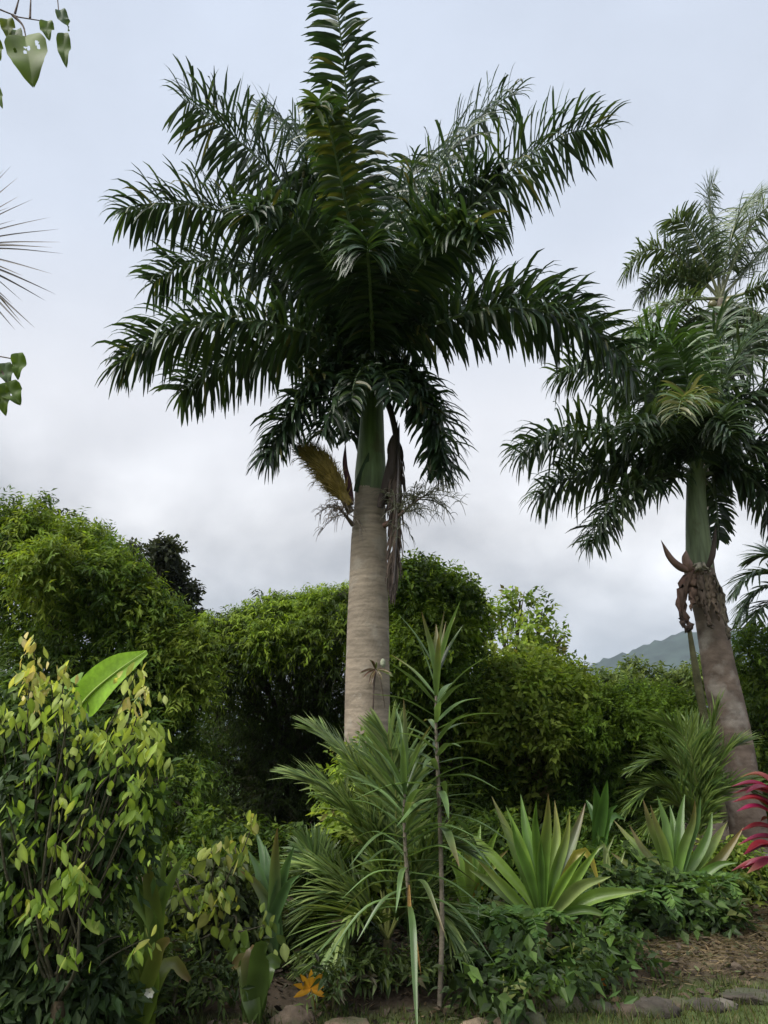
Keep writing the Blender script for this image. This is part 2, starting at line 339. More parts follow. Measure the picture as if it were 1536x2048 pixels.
tree('broadleaf_tree', 'tall rounded green tree just right of the main palm trunk',
     [(840, 1195, 62), (895, 1215, 58), (815, 1265, 62), (910, 1285, 55), (860, 1320, 75), (800, 1370, 75), (900, 1390, 70), (840, 1470, 95, .9), (920, 1490, 70, .9), (850, 1580, 100, 1.), (940, 1600, 80, .9)],
     12.2, 8500, 3, per=9, twig=.3, L=(.05, .12), wf=.46, droop=.25, up=.4, shell=.3, upn=.6,
     lit_flush=([(840, 1180, 50), (890, 1195, 46), (815, 1245, 48), (880, 1260, 50, -.6), (925, 1250, 38), (830, 1310, 44, -.7)], 2600, [(.13, .20, .024), (.16, .235, .03), (.10, .165, .022)]))
tree('sparse_tree', 'airy flat topped tree with open twigs against the grey sky',
     [(1040, 1212, 40), (1085, 1225, 28), (1000, 1240, 32), (955, 1190, 24), (1112, 1270, 24), (1060, 1270, 45), (968, 1225, 24), (1020, 1310, 60), (1090, 1310, 50), (980, 1330, 50)],
     16.0, 430, 4, per=8, twig=.36, L=(.10, .18), wf=.5, droop=.15, shell=.8, fill=.1, cols=BRIGHT, flat=.55, trunk_r=.09)
tree('leafy_bush', 'bright yellow green bush below the airy flat topped tree',
     [(1010, 1392, 62), (1075, 1380, 58), (1130, 1392, 50), (975, 1445, 62), (1060, 1430, 80), (1130, 1430, 72), (1000, 1520, 85, .7), (1100, 1520, 85, .6), (1050, 1600, 90, .7), (1160, 1590, 80, .6)],
     13.0, 7500, 5, per=8, twig=.32, L=(.05, .15), wf=.5, droop=.12, up=.5, shell=.4, upn=.8, cols=BRIGHT, cat='bush', trunk_r=.08,
     lit_flush=([(1010, 1372, 48), (1080, 1362, 44), (1135, 1382, 38), (980, 1430, 46, -.7), (1070, 1400, 50, -.8), (1140, 1420, 46, -.7), (1100, 1470, 45, -1.)], 2600, [(.17, .235, .035), (.21, .27, .05), (.14, .21, .03)], dict(L=(.07, .14))))
tree('leafy_bush', 'green bush between the large strap leaved rosettes and the hill',
     [(1200, 1440, 50), (1265, 1430, 50), (1330, 1435, 50), (1190, 1480, 70), (1270, 1460, 85), (1350, 1480, 70), (1230, 1560, 85, .5), (1330, 1560, 85, .5), (1180, 1620, 70, .4), (1290, 1640, 80, .5)],
     12.4, 6000, 6, per=10, twig=.26, L=(.05, .10), wf=.4, droop=.2, up=.5, shell=.35, upn=.7, cols=([(.06, .12, .022), (.10, .18, .026), (.14, .225, .034), (.045, .08, .02)], (4, 4, 2, 2)), cat='bush', trunk_r=.08,
     lit_flush=([(1265, 1415, 42), (1325, 1425, 42), (1205, 1425, 42), (1290, 1445, 50, -.7), (1190, 1470, 40, -.6), (1350, 1460, 44, -.6)], 1100, [(.12, .20, .026), (.15, .235, .03)]))
tree('leafy_bush', 'pale olive treetop in front of the distant hill',
     [(1215, 1375, 26), (1265, 1352, 28), (1325, 1364, 28), (1385, 1366, 30), (1170, 1395, 26), (1430, 1350, 40), (1250, 1400, 50), (1350, 1400, 55)],
     24.0, 1900, 7, per=8, twig=.4, L=(.12, .2), wf=.45, droop=.3, shell=.5, cols=([(.09, .13, .03), (.13, .17, .045), (.06, .095, .025)], (3, 3, 2)), cat='bush', trunk_r=.1)
tree('leafy_bush', 'green bush on the right edge behind the leaning palm trunk',
     [(1525, 1310, 62), (1490, 1385, 55), (1550, 1400, 75), (1500, 1470, 70), (1570, 1500, 85), (1510, 1560, 80), (1570, 1620, 90), (1440, 1560, 60, .8), (1450, 1450, 40, 1.2)],
     13.5, 3200, 8, per=9, twig=.32, L=(.09, .14), wf=.34, droop=.4, shell=.3, cols=GREEN, cat='bush', trunk_r=.08)
tree('dark_tree', 'distant dark tree with rounded clumps rising behind the left tree',
     [(262, 1112, 22), (330, 1108, 28), (285, 1150, 30), (345, 1150, 28), (320, 1190, 36), (372, 1190, 22), (350, 1230, 36), (385, 1250, 24), (300, 1240, 40), (270, 1190, 28)],
     22.0, 1900, 9, per=8, twig=.3, L=(.12, .2), wf=.5, droop=.2, shell=.4, cols=([(.030, .040, .022), (.045, .055, .028)], (3, 2)), trunk_r=.16)
for k, (lab, lb, Yq, sd, cl) in enumerate([
    ('low dark shrub in shade below the dome shaped tree', [(420, 1700, 60), (500, 1720, 65), (580, 1730, 65), (470, 1790, 70), (560, 1810, 75), (650, 1760, 70), (660, 1840, 80)], 9.4, 21, GREEN),
    ('low dark shrub behind the young palms beside the trunk', [(790, 1700, 70), (870, 1720, 75), (940, 1700, 65), (830, 1800, 80), (920, 1800, 80), (740, 1820, 80)], 9.6, 22, GREEN),
    ('feathery green shrub directly in front of the foot of the main trunk', [(715, 1545, 36), (765, 1570, 42), (700, 1620, 46), (755, 1650, 50), (715, 1700, 60), (780, 1720, 55), (740, 1780, 60)], 7.9, 25, BRIGHT),
    ('low leafy shrub behind the two strap leaved rosettes', [(1010, 1700, 60), (1180, 1690, 55), (1240, 1740, 65), (1110, 1750, 75), (1180, 1800, 75), (1020, 1800, 70)], 9.4, 23, GREEN),
    ('low leafy shrub at the foot of the leaning palm', [(1450, 1740, 50), (1510, 1780, 60), (1430, 1800, 60), (1490, 1840, 50), (1560, 1820, 70)], 9.3, 24, BRIGHT)]):
    tree('low_shrub', lab, lb, Yq, 1500, sd, per=8, twig=.24, L=(.06, .12), wf=.42, droop=.35, shell=.4, cols=cl, cat='shrub', trunk_r=.03, depth=.5)
# the wood that closes the view behind everything
rng = np.random.default_rng(31); lobes = []
for x in np.arange(-30, 34, 2.6):
    yy = 34 + rng.uniform(-3, 3); lobes.append((x, yy, rng.uniform(1.0, 2.2), rng.uniform(1.8, 2.5)))
    if x > 16 or x < -12: lobes.append((x, yy+2, rng.uniform(3.5, 4.2), 2.2))
mb = crown_mesh(lobes, 4200, rng, per=7, twig=.6, L=(.25, .42), wf=.45, droop=.3, shell=.3, cols=GREEN[0], wts=GREEN[1])
w = mb.build('distant_wood', M_tree, kind='stuff', smooth=False); solo(w, 'distant mass of green wood beyond the garden', 'wood')

# ------------------------------------------------------------------ palm fronds
def frond(parent, pts, rng, n=165, L=.8, Wd=.058, droop=2.1, elev=(.65, .1, -.45), fwd=(78, 58), roll=0.0, cols=None, petiole=.12, rib=(.04, .006), ribcol=(.17, .23, .12), tuft=1.0, fold=.35, name='frond', mat=None, nseg=5, label=None, stiff=.3, trim=56):
    q = spline(spline(pts, 60)[:trim], 60); dirv = (q[-1]-q[0])*np.array([1, 1, 0])
    if np.linalg.norm(dirv) < .15: dirv = (q[len(q)//2]-q[0])*np.array([1, 1, 0]) + np.array([.01, -.1, 0])
    h = nrm(dirv); S0 = np.cross(h, UP)
    tt = petiole + (1-petiole)*(np.arange(n)+.5)/n; tt = np.repeat(tt, 2); sg = np.tile([1., -1.], n); m = 2*n
    tt = np.clip(tt + rng.normal(0, .25/n, m), 0, 1)
    idx = tt*59; p = np.stack([np.interp(idx, np.arange(60), q[:, k]) for k in range(3)], 1)
    Tg = nrm(np.gradient(q, axis=0)); T = nrm(np.stack([np.interp(idx, np.arange(60), Tg[:, k]) for k in range(3)], 1))
    S = nrm(S0 - (T @ S0)[:, None]*T); Nn = np.cross(S, T)
    if roll: S, Nn = S*math.cos(roll)+Nn*math.sin(roll), Nn*math.cos(roll)-S*math.sin(roll)
    a = np.radians(fwd[0] + (fwd[1]-fwd[0])*tt**1.6 + rng.normal(0, 9, m))
    e = np.array(elev)[np.arange(m)//2 % len(elev)] + rng.normal(0, .22, m)
    d = np.cos(a)[:, None]*T + np.sin(a)[:, None]*(S*(sg*np.cos(e))[:, None] + Nn*np.sin(e)[:, None])
    ln = L*(.55+.45*np.sin(np.pi*(.1+.72*np.clip((tt-petiole)/(1-petiole), 0, 1))))*(1-.25*tt**8)*rng.uniform(.82, 1.06, m)
    c = pal(cols[0], cols[1], m, rng, .16)
    sidev = nrm(np.cross(d, Nn*1.0 + S*sg[:, None]*.3) + rng.normal(0, .2, (m, 3)))
    brk = (rng.random(m) < .08)
    mb = MB(); mb.blades(p, d, sidev, ln, Wd*rng.uniform(.75, 1.2, m)*(1-.25*tt), droop*rng.uniform(.6, 1.5, m)*(1+1.3*brk), c, nseg=nseg,
                         prof=np.array([.45, .95, 1, .92, .68, .12]) if nseg == 5 else None, fold=fold, dpow=1+stiff)
    rb = MB(); rr = rib[0]+(rib[1]-rib[0])*np.linspace(0, 1, 40)**.7
    rb.tube(q[np.linspace(0, 59, 40).astype(int)], rr, np.array(ribcol), 7)
    f = rb.build(name, M_rib, parent, label=label)
    lf = mb.build('leaflets', mat or M_palm, f, kind='stuff')
    return f
PALM = ([(.020, .042, .018), (.027, .054, .019), (.044, .074, .018), (.024, .045, .027), (.10, .10, .03)], (8, 8, 4, 4, .5))

# ------------------------------------------------------------------ the main royal palm
rng = np.random.default_rng(5)
YP = 8.8
bx = P(735, 1700, YP)[0]; hero_base = np.array([bx, YP, gz(bx, YP)])
hero = thing('royal_palm', 'tall royal palm with stout grey ringed trunk in the centre', 'palm tree', hero_base)
def lathe(mb, prof, col, sides=40, lumps=0.0, rng=rng):
    """prof rows: centre xyz, radius"""
    pr = np.array(prof); n = len(pr); a = np.linspace(0, 2*np.pi, sides, endpoint=False)
    rr = pr[:, 3:4]*(1 + lumps*np.sin(3*a+pr[:, 2:3]*2.2)*.6 + lumps*np.sin(5*a-pr[:, 2:3]*4))
    v = np.stack([pr[:, 0:1]+rr*np.cos(a), pr[:, 1:2]+rr*np.sin(a), np.repeat(pr[:, 2:3], sides, 1)], -1)
    i, j = np.meshgrid(np.arange(n-1), np.arange(sides), indexing='ij'); j2 = (j+1) % sides
    f = np.stack([i*sides+j, i*sides+j2, (i+1)*sides+j2, (i+1)*sides+j], -1).reshape(-1, 4)
    c = np.asarray(col, float); c = np.repeat(c, sides, 0) if c.ndim == 2 else c
    return mb.add(v.reshape(-1, 3), f, c)
def trunk_profile(rows, Y, zstep, rng, ring_every, ring_amp):
    """rows: (px,py,width px) from top to bottom"""
    pt = [P(a, b_, Y) for a, b_, _ in rows]; z = np.array([p[2] for p in pt]); x = np.array([p[0] for p in pt]); r = np.array([SZ(w_, p)/2 for (_, _, w_), p in zip(rows, pt)])
    o = np.argsort(z); zs = np.arange(z.min(), z.max(), zstep); X_ = np.interp(zs, z[o], x[o]); R_ = np.interp(zs, z[o], r[o])
    k = np.ones(9)/9; R_ = np.convolve(np.pad(R_, 4, mode='edge'), k, 'valid'); X_ = np.convolve(np.pad(X_, 4, mode='edge'), k, 'valid')
    ph = np.cumsum(rng.uniform(.6, 1.4, len(zs)))*zstep/ring_every(zs)
    ring = np.clip(1-np.abs((ph % 1)-.5)*7, 0, 1)*rng.uniform(.25, 1, 4000)[np.floor(ph).astype(int) % 4000]
    return zs, X_, R_*(1-ring_amp(zs)*ring), ring
ztop = P(740, 985, YP)[2]
zs, X_, R_, ring = trunk_profile([(740, 978, 60), (740, 1000, 62), (739, 1030, 65), (738, 1080, 72), (737, 1150, 76), (736, 1250, 84), (735, 1340, 88), (735, 1430, 91), (735, 1550, 94), (736, 1750, 104), (736, 1990, 120)],
                                 YP, .012, rng, lambda z: np.where(z > ztop-.55, .055, .085), lambda z: np.where(z > ztop-.55, .04, .012))
base_c = np.array([.25, .208, .16]); rc = base_c*(1-.26*ring[:, None]**2)*(1+.10*np.interp(zs, np.arange(0, 8, .11), R.normal(0, 1, 73)))[:, None]
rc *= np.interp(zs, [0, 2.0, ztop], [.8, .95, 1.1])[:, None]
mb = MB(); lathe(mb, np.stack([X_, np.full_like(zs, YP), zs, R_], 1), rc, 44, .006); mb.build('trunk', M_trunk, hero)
# crownshaft
rows = [(744, 735, 40), (744, 770, 42), (744, 830, 46), (743, 890, 53), (742, 930, 60), (741, 955, 64), (741, 985, 60)]
zs, X_, R_, _ = trunk_profile(rows, YP, .03, rng, lambda z: z*0+.5, lambda z: z*0)
cc = np.array([.18, .255, .11])*np.interp(zs, [zs[0], zs[0]+.12, zs[0]+.25, zs[-1]], [.55, .7, 1, 1.05])[:, None]  # darker foot: the old sheath's shade put into the colour
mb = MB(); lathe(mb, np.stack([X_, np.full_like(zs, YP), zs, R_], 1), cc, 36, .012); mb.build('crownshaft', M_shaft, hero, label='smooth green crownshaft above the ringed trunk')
# sheath edges wrapped round the crownshaft's foot
for sgn, px in ((-1, 716),):
    mb = MB(); a = P(px, 985, YP-.12); t_ = P(744+sgn*6, 905, YP-.20); k = spline([a, P(px+sgn*1, 950, YP-.14), t_], 8)
    mb.blades(k[:1], (t_-a)[None], np.array([[1., -.15*sgn, 0]]), np.linalg.norm(t_-a), .13, -.05, (.035, .06, .03), nseg=6, prof=np.array([.9, 1, .95, .8, .6, .35, .05]), fold=.25)
    mb.build('old_sheath', M_dry, hero)
HF = [
 ([(738, 640, 8.6), (715, 420, 8.0), (694, 200, 7.3), (680, 60, 6.8), (662, -70, 6.4)], dict(L=.60, n=120, elev=(.35, -.05, -.3), roll=.25)),
 ([(700, 600, 8.6), (590, 400, 8.3), (470, 275, 8.1), (380, 205, 8.0), (322, 185, 8.0)], dict(roll=-.1, L=.9)),
 ([(725, 560, 9.3), (660, 370, 9.8), (590, 275, 10.1), (530, 222, 10.3), (470, 205, 10.4)], dict(L=.75)),
 ([(730, 600, 8.3), (690, 400, 7.4), (660, 260, 6.8), (640, 205, 6.4), (625, 240, 6.2)], dict(L=.42, cols=([(.034, .068, .02), (.06, .09, .02), (.12, .13, .03)], (3, 2, 1)))),
 ([(690, 640, 8.7), (580, 500, 8.5), (450, 425, 8.4), (320, 408, 8.4), (200, 440, 8.4)], {}),
 ([(690, 670, 8.9), (600, 580, 9.2), (480, 525, 9.4), (370, 530, 9.5), (270, 590, 9.5)], {}),
 ([(690, 695, 8.5), (580, 655, 8.2), (440, 645, 8.0), (310, 680, 7.9), (205, 750, 7.8)], {}),
 ([(700, 712, 9.0), (600, 690, 9.3), (500, 710, 9.5), (410, 750, 9.6), (335, 805, 9.6)], {}),
 ([(705, 735, 8.6), (650, 755, 8.4), (600, 805, 8.3), (560, 865, 8.3), (528, 940, 8.3)], dict(L=.6)),
 ([(775, 735, 8.6), (825, 758, 8.4), (862, 815, 8.3), (880, 885, 8.3), (882, 970, 8.3)], dict(L=.55)),
 ([(785, 690, 8.6), (890, 640, 8.3), (1030, 615, 8.1), (1170, 655, 8.0), (1295, 775, 7.9)], {}),
 ([(780, 640, 8.7), (870, 500, 8.5), (1000, 360, 8.4), (1130, 270, 8.4), (1258, 255, 8.4)], dict(roll=.1, L=.9)),
 ([(760, 600, 8.9), (820, 430, 9.1), (900, 300, 9.3), (990, 210, 9.4), (1075, 165, 9.4)], dict(L=.88)),
 ([(750, 600, 9.3), (780, 450, 9.9), (810, 370, 10.3), (835, 320, 10.5), (860, 320, 10.6)], {}),
 ([(790, 700, 9.0), (900, 625, 9.5), (1020, 590, 9.7), (1130, 610, 9.8), (1235, 690, 9.8)], {}),
 ([(735, 745, 9.1), (715, 775, 9.3), (706, 830, 9.4), (702, 890, 9.4)], dict(L=.4, n=60)),
 ([(715, 640, 8.2), (640, 500, 7.6), (570, 430, 7.2), (520, 415, 6.9), (480, 445, 6.7)], dict(L=.62)),
 ([(765, 650, 8.2), (830, 540, 7.6), (890, 475, 7.2), (940, 455, 6.9), (985, 480, 6.7)], dict(L=.62)),
 ([(745, 680, 8.2), (740, 570, 7.5), (735, 505, 7.0), (735, 485, 6.6), (735, 520, 6.3)], dict(L=.6)),
 ([(705, 610, 8.9), (630, 480, 9.2), (570, 420, 9.4), (520, 400, 9.5)], dict(L=.6)),
 ([(775, 620, 8.8), (840, 480, 8.6), (910, 390, 8.4), (980, 350, 8.3), (1030, 350, 8.2)], dict(L=.7)),
 ([(780, 650, 9.0), (840, 560, 9.4), (900, 500, 9.7), (970, 500, 9.9)], dict(L=.8)),
 ([(765, 748, 8.45), (805, 752, 8.2), (838, 790, 8.1), (852, 850, 8.1)], dict(L=.5, n=80)),
 ([(722, 748, 8.45), (690, 768, 8.2), (662, 820, 8.1), (640, 885, 8.1)], dict(L=.5, n=80)),
 ([(748, 742, 8.3), (762, 740, 8.0), (778, 765, 7.8), (784, 815, 7.75)], dict(L=.34, n=50)),
 ([(735, 742, 8.3), (722, 742, 8.0), (708, 768, 7.8), (702, 815, 7.75)], dict(L=.34, n=50)),
 ([(712, 600, 8.6), (660, 450, 8.3), (615, 360, 8.1), (580, 320, 8.0)], dict(L=.6)),
 ([(740, 640, 9.3), (700, 520, 9.8), (650, 450, 10.2), (610, 420, 10.4), (575, 420, 10.6)], {}),
]
c0 = P(743, 745, YP)
for pts, kw in HF:
    k = dict(cols=PALM, L=.80); k.update(kw)
    st = c0 + (P(*pts[0])-c0)*.12
    frond(hero, [st]+[P(*q) for q in pts], rng, **k)
# unopened spear
mb = MB(); k = spline([P(742, 740, 8.8), P(748, 560, 8.9), P(757, 420, 9.0)], 14); mb.tube(k, np.linspace(.05, .008, 14), (.07, .12, .03), 8); mb.build('spear_leaf', M_rib, hero)
# dead frond folded down along the trunk
dead = ([(.085, .062, .05), (.06, .045, .038), (.12, .09, .07)], (3, 3, 1))
frond(hero, [P(764, 785, 8.62), P(784, 830, 8.5), P(796, 920, 8.45), P(793, 1050, 8.4), P(785, 1200, 8.4)], rng, n=90, L=.42, Wd=.035, droop=5, elev=(-.3, -.8), fwd=(35, 12), cols=dead, rib=(.05, .012), ribcol=(.08, .06, .05), petiole=.25, mat=M_dry, name='dead_frond', label='dead brown frond hanging beside the trunk')
mb = MB(); mb.blades(P(772, 1010, 8.5)[None], (P(795, 870, 8.5)-P(772, 1010, 8.5))[None], np.array([[1., .2, 0]]), 1.05, .16, .0, (.07, .05, .045), nseg=7, prof=np.array([.4, .8, 1, 1, .85, .6, .3, .03]), fold=.5); mb.build('dead_sheath', M_dry, hero, label='brown dead sheath right of the crownshaft')
# flower stalks
def branched(parent, root, axis_pts, rng, col, nb=26, L=.55, name='flower_stalk', stalk=(.09, .06, .05), r0=.03, spread=1.0, twigs=9, droop=.5, label=None):
    q = spline([root]+axis_pts, 20); rb = MB(); rb.tube(q, np.linspace(r0, .006, 20), np.array(stalk), 7)
    f = rb.build(name, M_rib, parent, label=label); mb = MB(); T = nrm(q[-1]-q[0])
    for i in range(nb):
        t = .35+.65*i/nb; p = q[int(t*19)]; d = nrm(T*.7 + rng.normal(0, .6*spread, 3)); l = L*rng.uniform(.5, 1)
        br = [p, p+d*l*.5, p+d*l-UP*droop*.15]
        bb = spline(br, 6); mb.tube(bb, np.linspace(.007, .003, 6), np.array(col), 3, cap=False)
        for _ in range(twigs):
            u = rng.uniform(.25, 1); pp = bb[int(u*5)]; dd = nrm(d*.7 + rng.normal(0, .55, 3)); l2 = l*rng.uniform(.2, .45)
            mb.tube(spline([pp, pp+dd*l2*.6, pp+dd*l2-UP*droop*.08], 4), np.linspace(.0045, .002, 4), np.array(col)*rng.uniform(.8, 1.2), 3, cap=False)
    mb.build('flower_twigs', M_rib, f, kind='stuff'); return f
# golden brush: flower branches packed along the open spathe
ra = P(702, 1025, 8.55)
br = branched(hero, ra, [P(672, 975, 8.5), P(640, 930, 8.45), P(605, 900, 8.45)], rng, (.26, .21, .07), nb=30, L=.26, spread=.9, twigs=8, stalk=(.12, .085, .05), r0=.045, label='golden flower brush left of the crownshaft')
mb = MB(); q = spline([P(700, 1010, 8.45), P(668, 965, 8.42), P(640, 925, 8.4), P(600, 897, 8.4)], 24); tt = np.linspace(0, 1, 24)
rr = SZ(1, q[0])*np.interp(tt, [0, .15, .4, .65, .85, 1], [8, 11, 17, 19, 12, 3])
mb.tube(q, rr, (.23, .17, .045), 14)
for i in range(1100):
    t = rng.uniform(.15, .98); p = q[int(t*23)]; d = nrm(nrm(q[-1]-q[0])*1.1 + rng.normal(0, .42, 3)); p = p + nrm(d - nrm(q[-1]-q[0])*(d@nrm(q[-1]-q[0])))*rr[int(t*23)]*.85
    mb.tube(np.stack([p, p+d*.07+rng.normal(0, .008, 3), p+d*.15+rng.normal(0, .015, 3)]), [.005, .004, .0015], np.array([.27, .20, .055])*rng.uniform(.6, 1.3), 3, cap=False)
mb.build('flower_bundle', M_dry, br)
def spathe(parent, pts, w, col, name='spathe', label=None):
    q = spline(pts, 20); mb = MB(); mb.tube(q, w*np.interp(np.linspace(0, 1, 20), [0, .12, .35, .7, 1], [.6, .9, 1, .7, .03]), np.array(col), 10)
    return mb.build(name, M_dry, parent, label=label)
spathe(hero, [P(704, 1010, 8.55), P(697, 965, 8.5), P(690, 930, 8.48), P(691, 884, 8.46)], .04, (.085, .035, .045), label='purple pointed bud left of the crownshaft')
spathe(hero, [P(760, 1015, 8.5), P(772, 975, 8.45), P(782, 930, 8.4), P(795, 840, 8.4)], .065, (.06, .045, .04), label='brown bud spathe right of the crownshaft')
branched(hero, P(706, 1050, 8.6), [P(690, 1030, 8.5), P(675, 1015, 8.45)], rng, (.10, .075, .05), nb=18, L=.42, spread=1.3, twigs=9, droop=.9, label='bare twiggy flower stalk on the left')
branched(hero, P(768, 1052, 8.55), [P(800, 1030, 8.4), P(835, 1000, 8.3), P(865, 985, 8.3)], rng, (.09, .095, .05), nb=34, L=.5, spread=1.15, twigs=12, droop=.7, r0=.035, stalk=(.11, .06, .045), label='wide twiggy flower stalk on the right')

# ------------------------------------------------------------------ the leaning royal palm on the right
rng = np.random.default_rng(6); YR = 12.0
rows = [(1397, 1138, 55), (1400, 1160, 56), (1408, 1190, 58), (1418, 1230, 57), (1430, 1290, 60), (1445, 1370, 67), (1461, 1450, 71), (1479, 1550, 72), (1494, 1640, 73), (1512, 1770, 78)]
zs, X_, R_, ring = trunk_profile(rows, YR, .02, rng, lambda z: z*0+.14, lambda z: z*0+.02)
right_base = np.array([X_[0], YR, gz(X_[0], YR)])
rp = thing('royal_palm', 'leaning royal palm on the right with brown peeling sheaths', 'palm tree', right_base)
rc = np.array([.19, .145, .115])*(1-.12*ring[:, None])*np.interp(zs, np.arange(0, 9, .25), rng.uniform(.75, 1.2, 36))[:, None]
mb = MB(); lathe(mb, np.stack([X_, np.full_like(zs, YR), zs, R_], 1), rc, 36, .02); mb.build('trunk', M_trunk2, rp)
rows = [(1393, 940, 36), (1392, 1000, 38), (1394, 1050, 44), (1398, 1100, 50), (1398, 1140, 54)]
zs, X_, R_, _ = trunk_profile(rows, YR, .04, rng, lambda z: z*0+.5, lambda z: z*0)
mb = MB(); lathe(mb, np.stack([X_, np.full_like(zs, YR), zs, R_], 1), np.array([.19, .235, .13])*np.ones((len(zs), 1)), 30, .01); mb.build('crownshaft', M_shaft, rp)
RF = [
 ([(1370, 920, 12), (1280, 882, 11.8), (1160, 862, 11.7), (1080, 880, 11.6), (1018, 928, 11.6)], {}),
 ([(1360, 935, 12.2), (1260, 930, 12.4), (1150, 948, 12.5), (1062, 1003, 12.5)], {}),
 ([(1370, 950, 11.9), (1290, 968, 11.6), (1220, 1020, 11.5), (1172, 1108, 11.5)], dict(L=.7)),
 ([(1430, 920, 12), (1500, 885, 11.9), (1570, 900, 11.8), (1640, 970, 11.8)], {}),
 ([(1425, 945, 12), (1480, 945, 11.8), (1535, 990, 11.7), (1570, 1075, 11.7)], dict(L=.7)),
 ([(1370, 880, 12.1), (1310, 790, 12.2), (1230, 735, 12.3), (1160, 730, 12.3), (1095, 765, 12.3)], {}),
 ([(1395, 850, 11.9), (1370, 740, 11.6), (1335, 680, 11.4), (1290, 665, 11.3), (1240, 705, 11.2)], dict(L=.8, cols=([(.05, .10, .025), (.07, .13, .03)], (1, 1)))),
 ([(1395, 880, 11.6), (1388, 815, 10.9), (1375, 792, 10.4), (1362, 800, 10.0), (1352, 850, 9.8)], dict(L=.55, n=70, cols=([(.14, .17, .07), (.08, .13, .04), (.20, .2, .10)], (2, 2, 1)))),
 ([(1415, 860, 12), (1460, 740, 12), (1520, 660, 12), (1590, 650, 12)], {}),
 ([(1400, 840, 12.3), (1420, 720, 12.8), (1440, 640, 13.1), (1465, 600, 13.3)], {}),
 ([(1420, 890, 12), (1490, 800, 11.8), (1560, 780, 11.6), (1640, 845, 11.5)], {}),
 ([(1380, 890, 12.3), (1330, 810, 12.9), (1270, 780, 13.3), (1200, 800, 13.5)], {}),
 ([(1405, 900, 11.6), (1430, 850, 11.0), (1450, 840, 10.6), (1470, 880, 10.3)], dict(L=.6)),
 ([(1375, 900, 11.6), (1330, 850, 11.0), (1290, 840, 10.6), (1255, 870, 10.3)], dict(L=.65)),
 ([(1412, 960, 12.3), (1432, 1000, 12.4), (1438, 1090, 12.4)], dict(L=.4, n=60)),
]
c0 = P(1393, 955, YR)
for pts, kw in RF:
    k = dict(cols=([(.028, .053, .024), (.038, .068, .025), (.056, .088, .03)], (3, 4, 2)), L=.92, n=140, Wd=.06); k.update(kw)
    frond(rp, [c0 + (P(*pts[0])-c0)*.12]+[P(*q) for q in pts], rng, **k)
pinkc = (.21, .13, .105)
spathe(rp, [P(1385, 1142, 11.7), P(1362, 1135, 11.6), P(1340, 1115, 11.55), P(1322, 1080, 11.5)], .06, pinkc, label='pointed pinkish brown spathe on the left')
spathe(rp, [P(1383, 1140, 11.65), P(1372, 1120, 11.6), P(1372, 1100, 11.6)], .075, (.26, .17, .14))
spathe(rp, [P(1412, 1140, 11.7), P(1425, 1110, 11.6), P(1432, 1050, 11.6)], .045, (.08, .06, .05), label='dark old leaf base on the right')
def sheet(parent, pts, ws, col, name, label=None, curl=.5):
    q = spline(pts, 16); w_ = np.interp(np.linspace(0, 1, 16), np.linspace(0, 1, len(ws)), ws); T = nrm(np.gradient(q, axis=0)); s_ = nrm(np.cross(T, np.array([0, 1., .2]))); n_ = np.cross(s_, T)
    a = np.linspace(-1, 1, 7); V = q[:, None] + s_[:, None]*(w_[:, None]*a)[..., None]/2 + n_[:, None]*(curl*w_[:, None]*(a**2))[..., None]/2
    V = V + rng.normal(0, .018, V.shape); b = (np.arange(15)[:, None]*7 + np.arange(6)[None]).ravel()
    mb = MB().add(V.reshape(-1, 3), np.stack([b, b+1, b+8, b+7], 1), col)
    o = mb.build(name, M_dry, parent, label=label); so_ = o.modifiers.new('thick', 'SOLIDIFY'); so_.thickness = .008; return o
for k, (pts, w_, cl) in enumerate([        # old sheaths torn into papery strips round the top of the trunk
  ([(1390, 1140), (1374, 1170), (1362, 1205), (1372, 1245)], .17, (.17, .10, .08)), ([(1386, 1145), (1368, 1185), (1368, 1225), (1385, 1258)], .13, (.13, .085, .065)), ([(1396, 1140), (1388, 1175), (1384, 1220)], .15, (.20, .13, .10)),
  ([(1405, 1140), (1402, 1175), (1396, 1212)], .17, (.15, .11, .08)), ([(1412, 1145), (1416, 1185), (1414, 1230)], .16, (.18, .14, .10)), ([(1420, 1148), (1428, 1185), (1436, 1240)], .14, (.16, .12, .09)), ([(1426, 1150), (1440, 1175), (1450, 1235), (1458, 1275)], .08, (.13, .11, .08)),
  ([(1400, 1150), (1408, 1200), (1420, 1255)], .10, (.12, .09, .07)), ([(1384, 1250), (1376, 1262), (1362, 1240), (1364, 1225)], .05, (.10, .07, .06)), ([(1390, 1138), (1404, 1132), (1420, 1142)], .12, (.36, .33, .26))]):
    sheet(rp, [P(a, b_, 11.62 - .02*k) for a, b_ in pts], [w_*.7, w_, w_*.9, w_*.5, w_*.08], cl, 'torn_sheath', curl=.7)
mb = MB(); mb.tube(spline([P(1378, 1255, 11.5), P(1385, 1300, 11.5), P(1402, 1400, 11.55), P(1425, 1520, 11.6), P(1450, 1640, 11.65)], 24), np.interp(np.linspace(0, 1, 24), [0, .3, 1], [.03, .06, .05]), (.10, .095, .05), 7); mb.build('climbing_stem', M_bark, rp, label='dark stem along the left of the trunk')

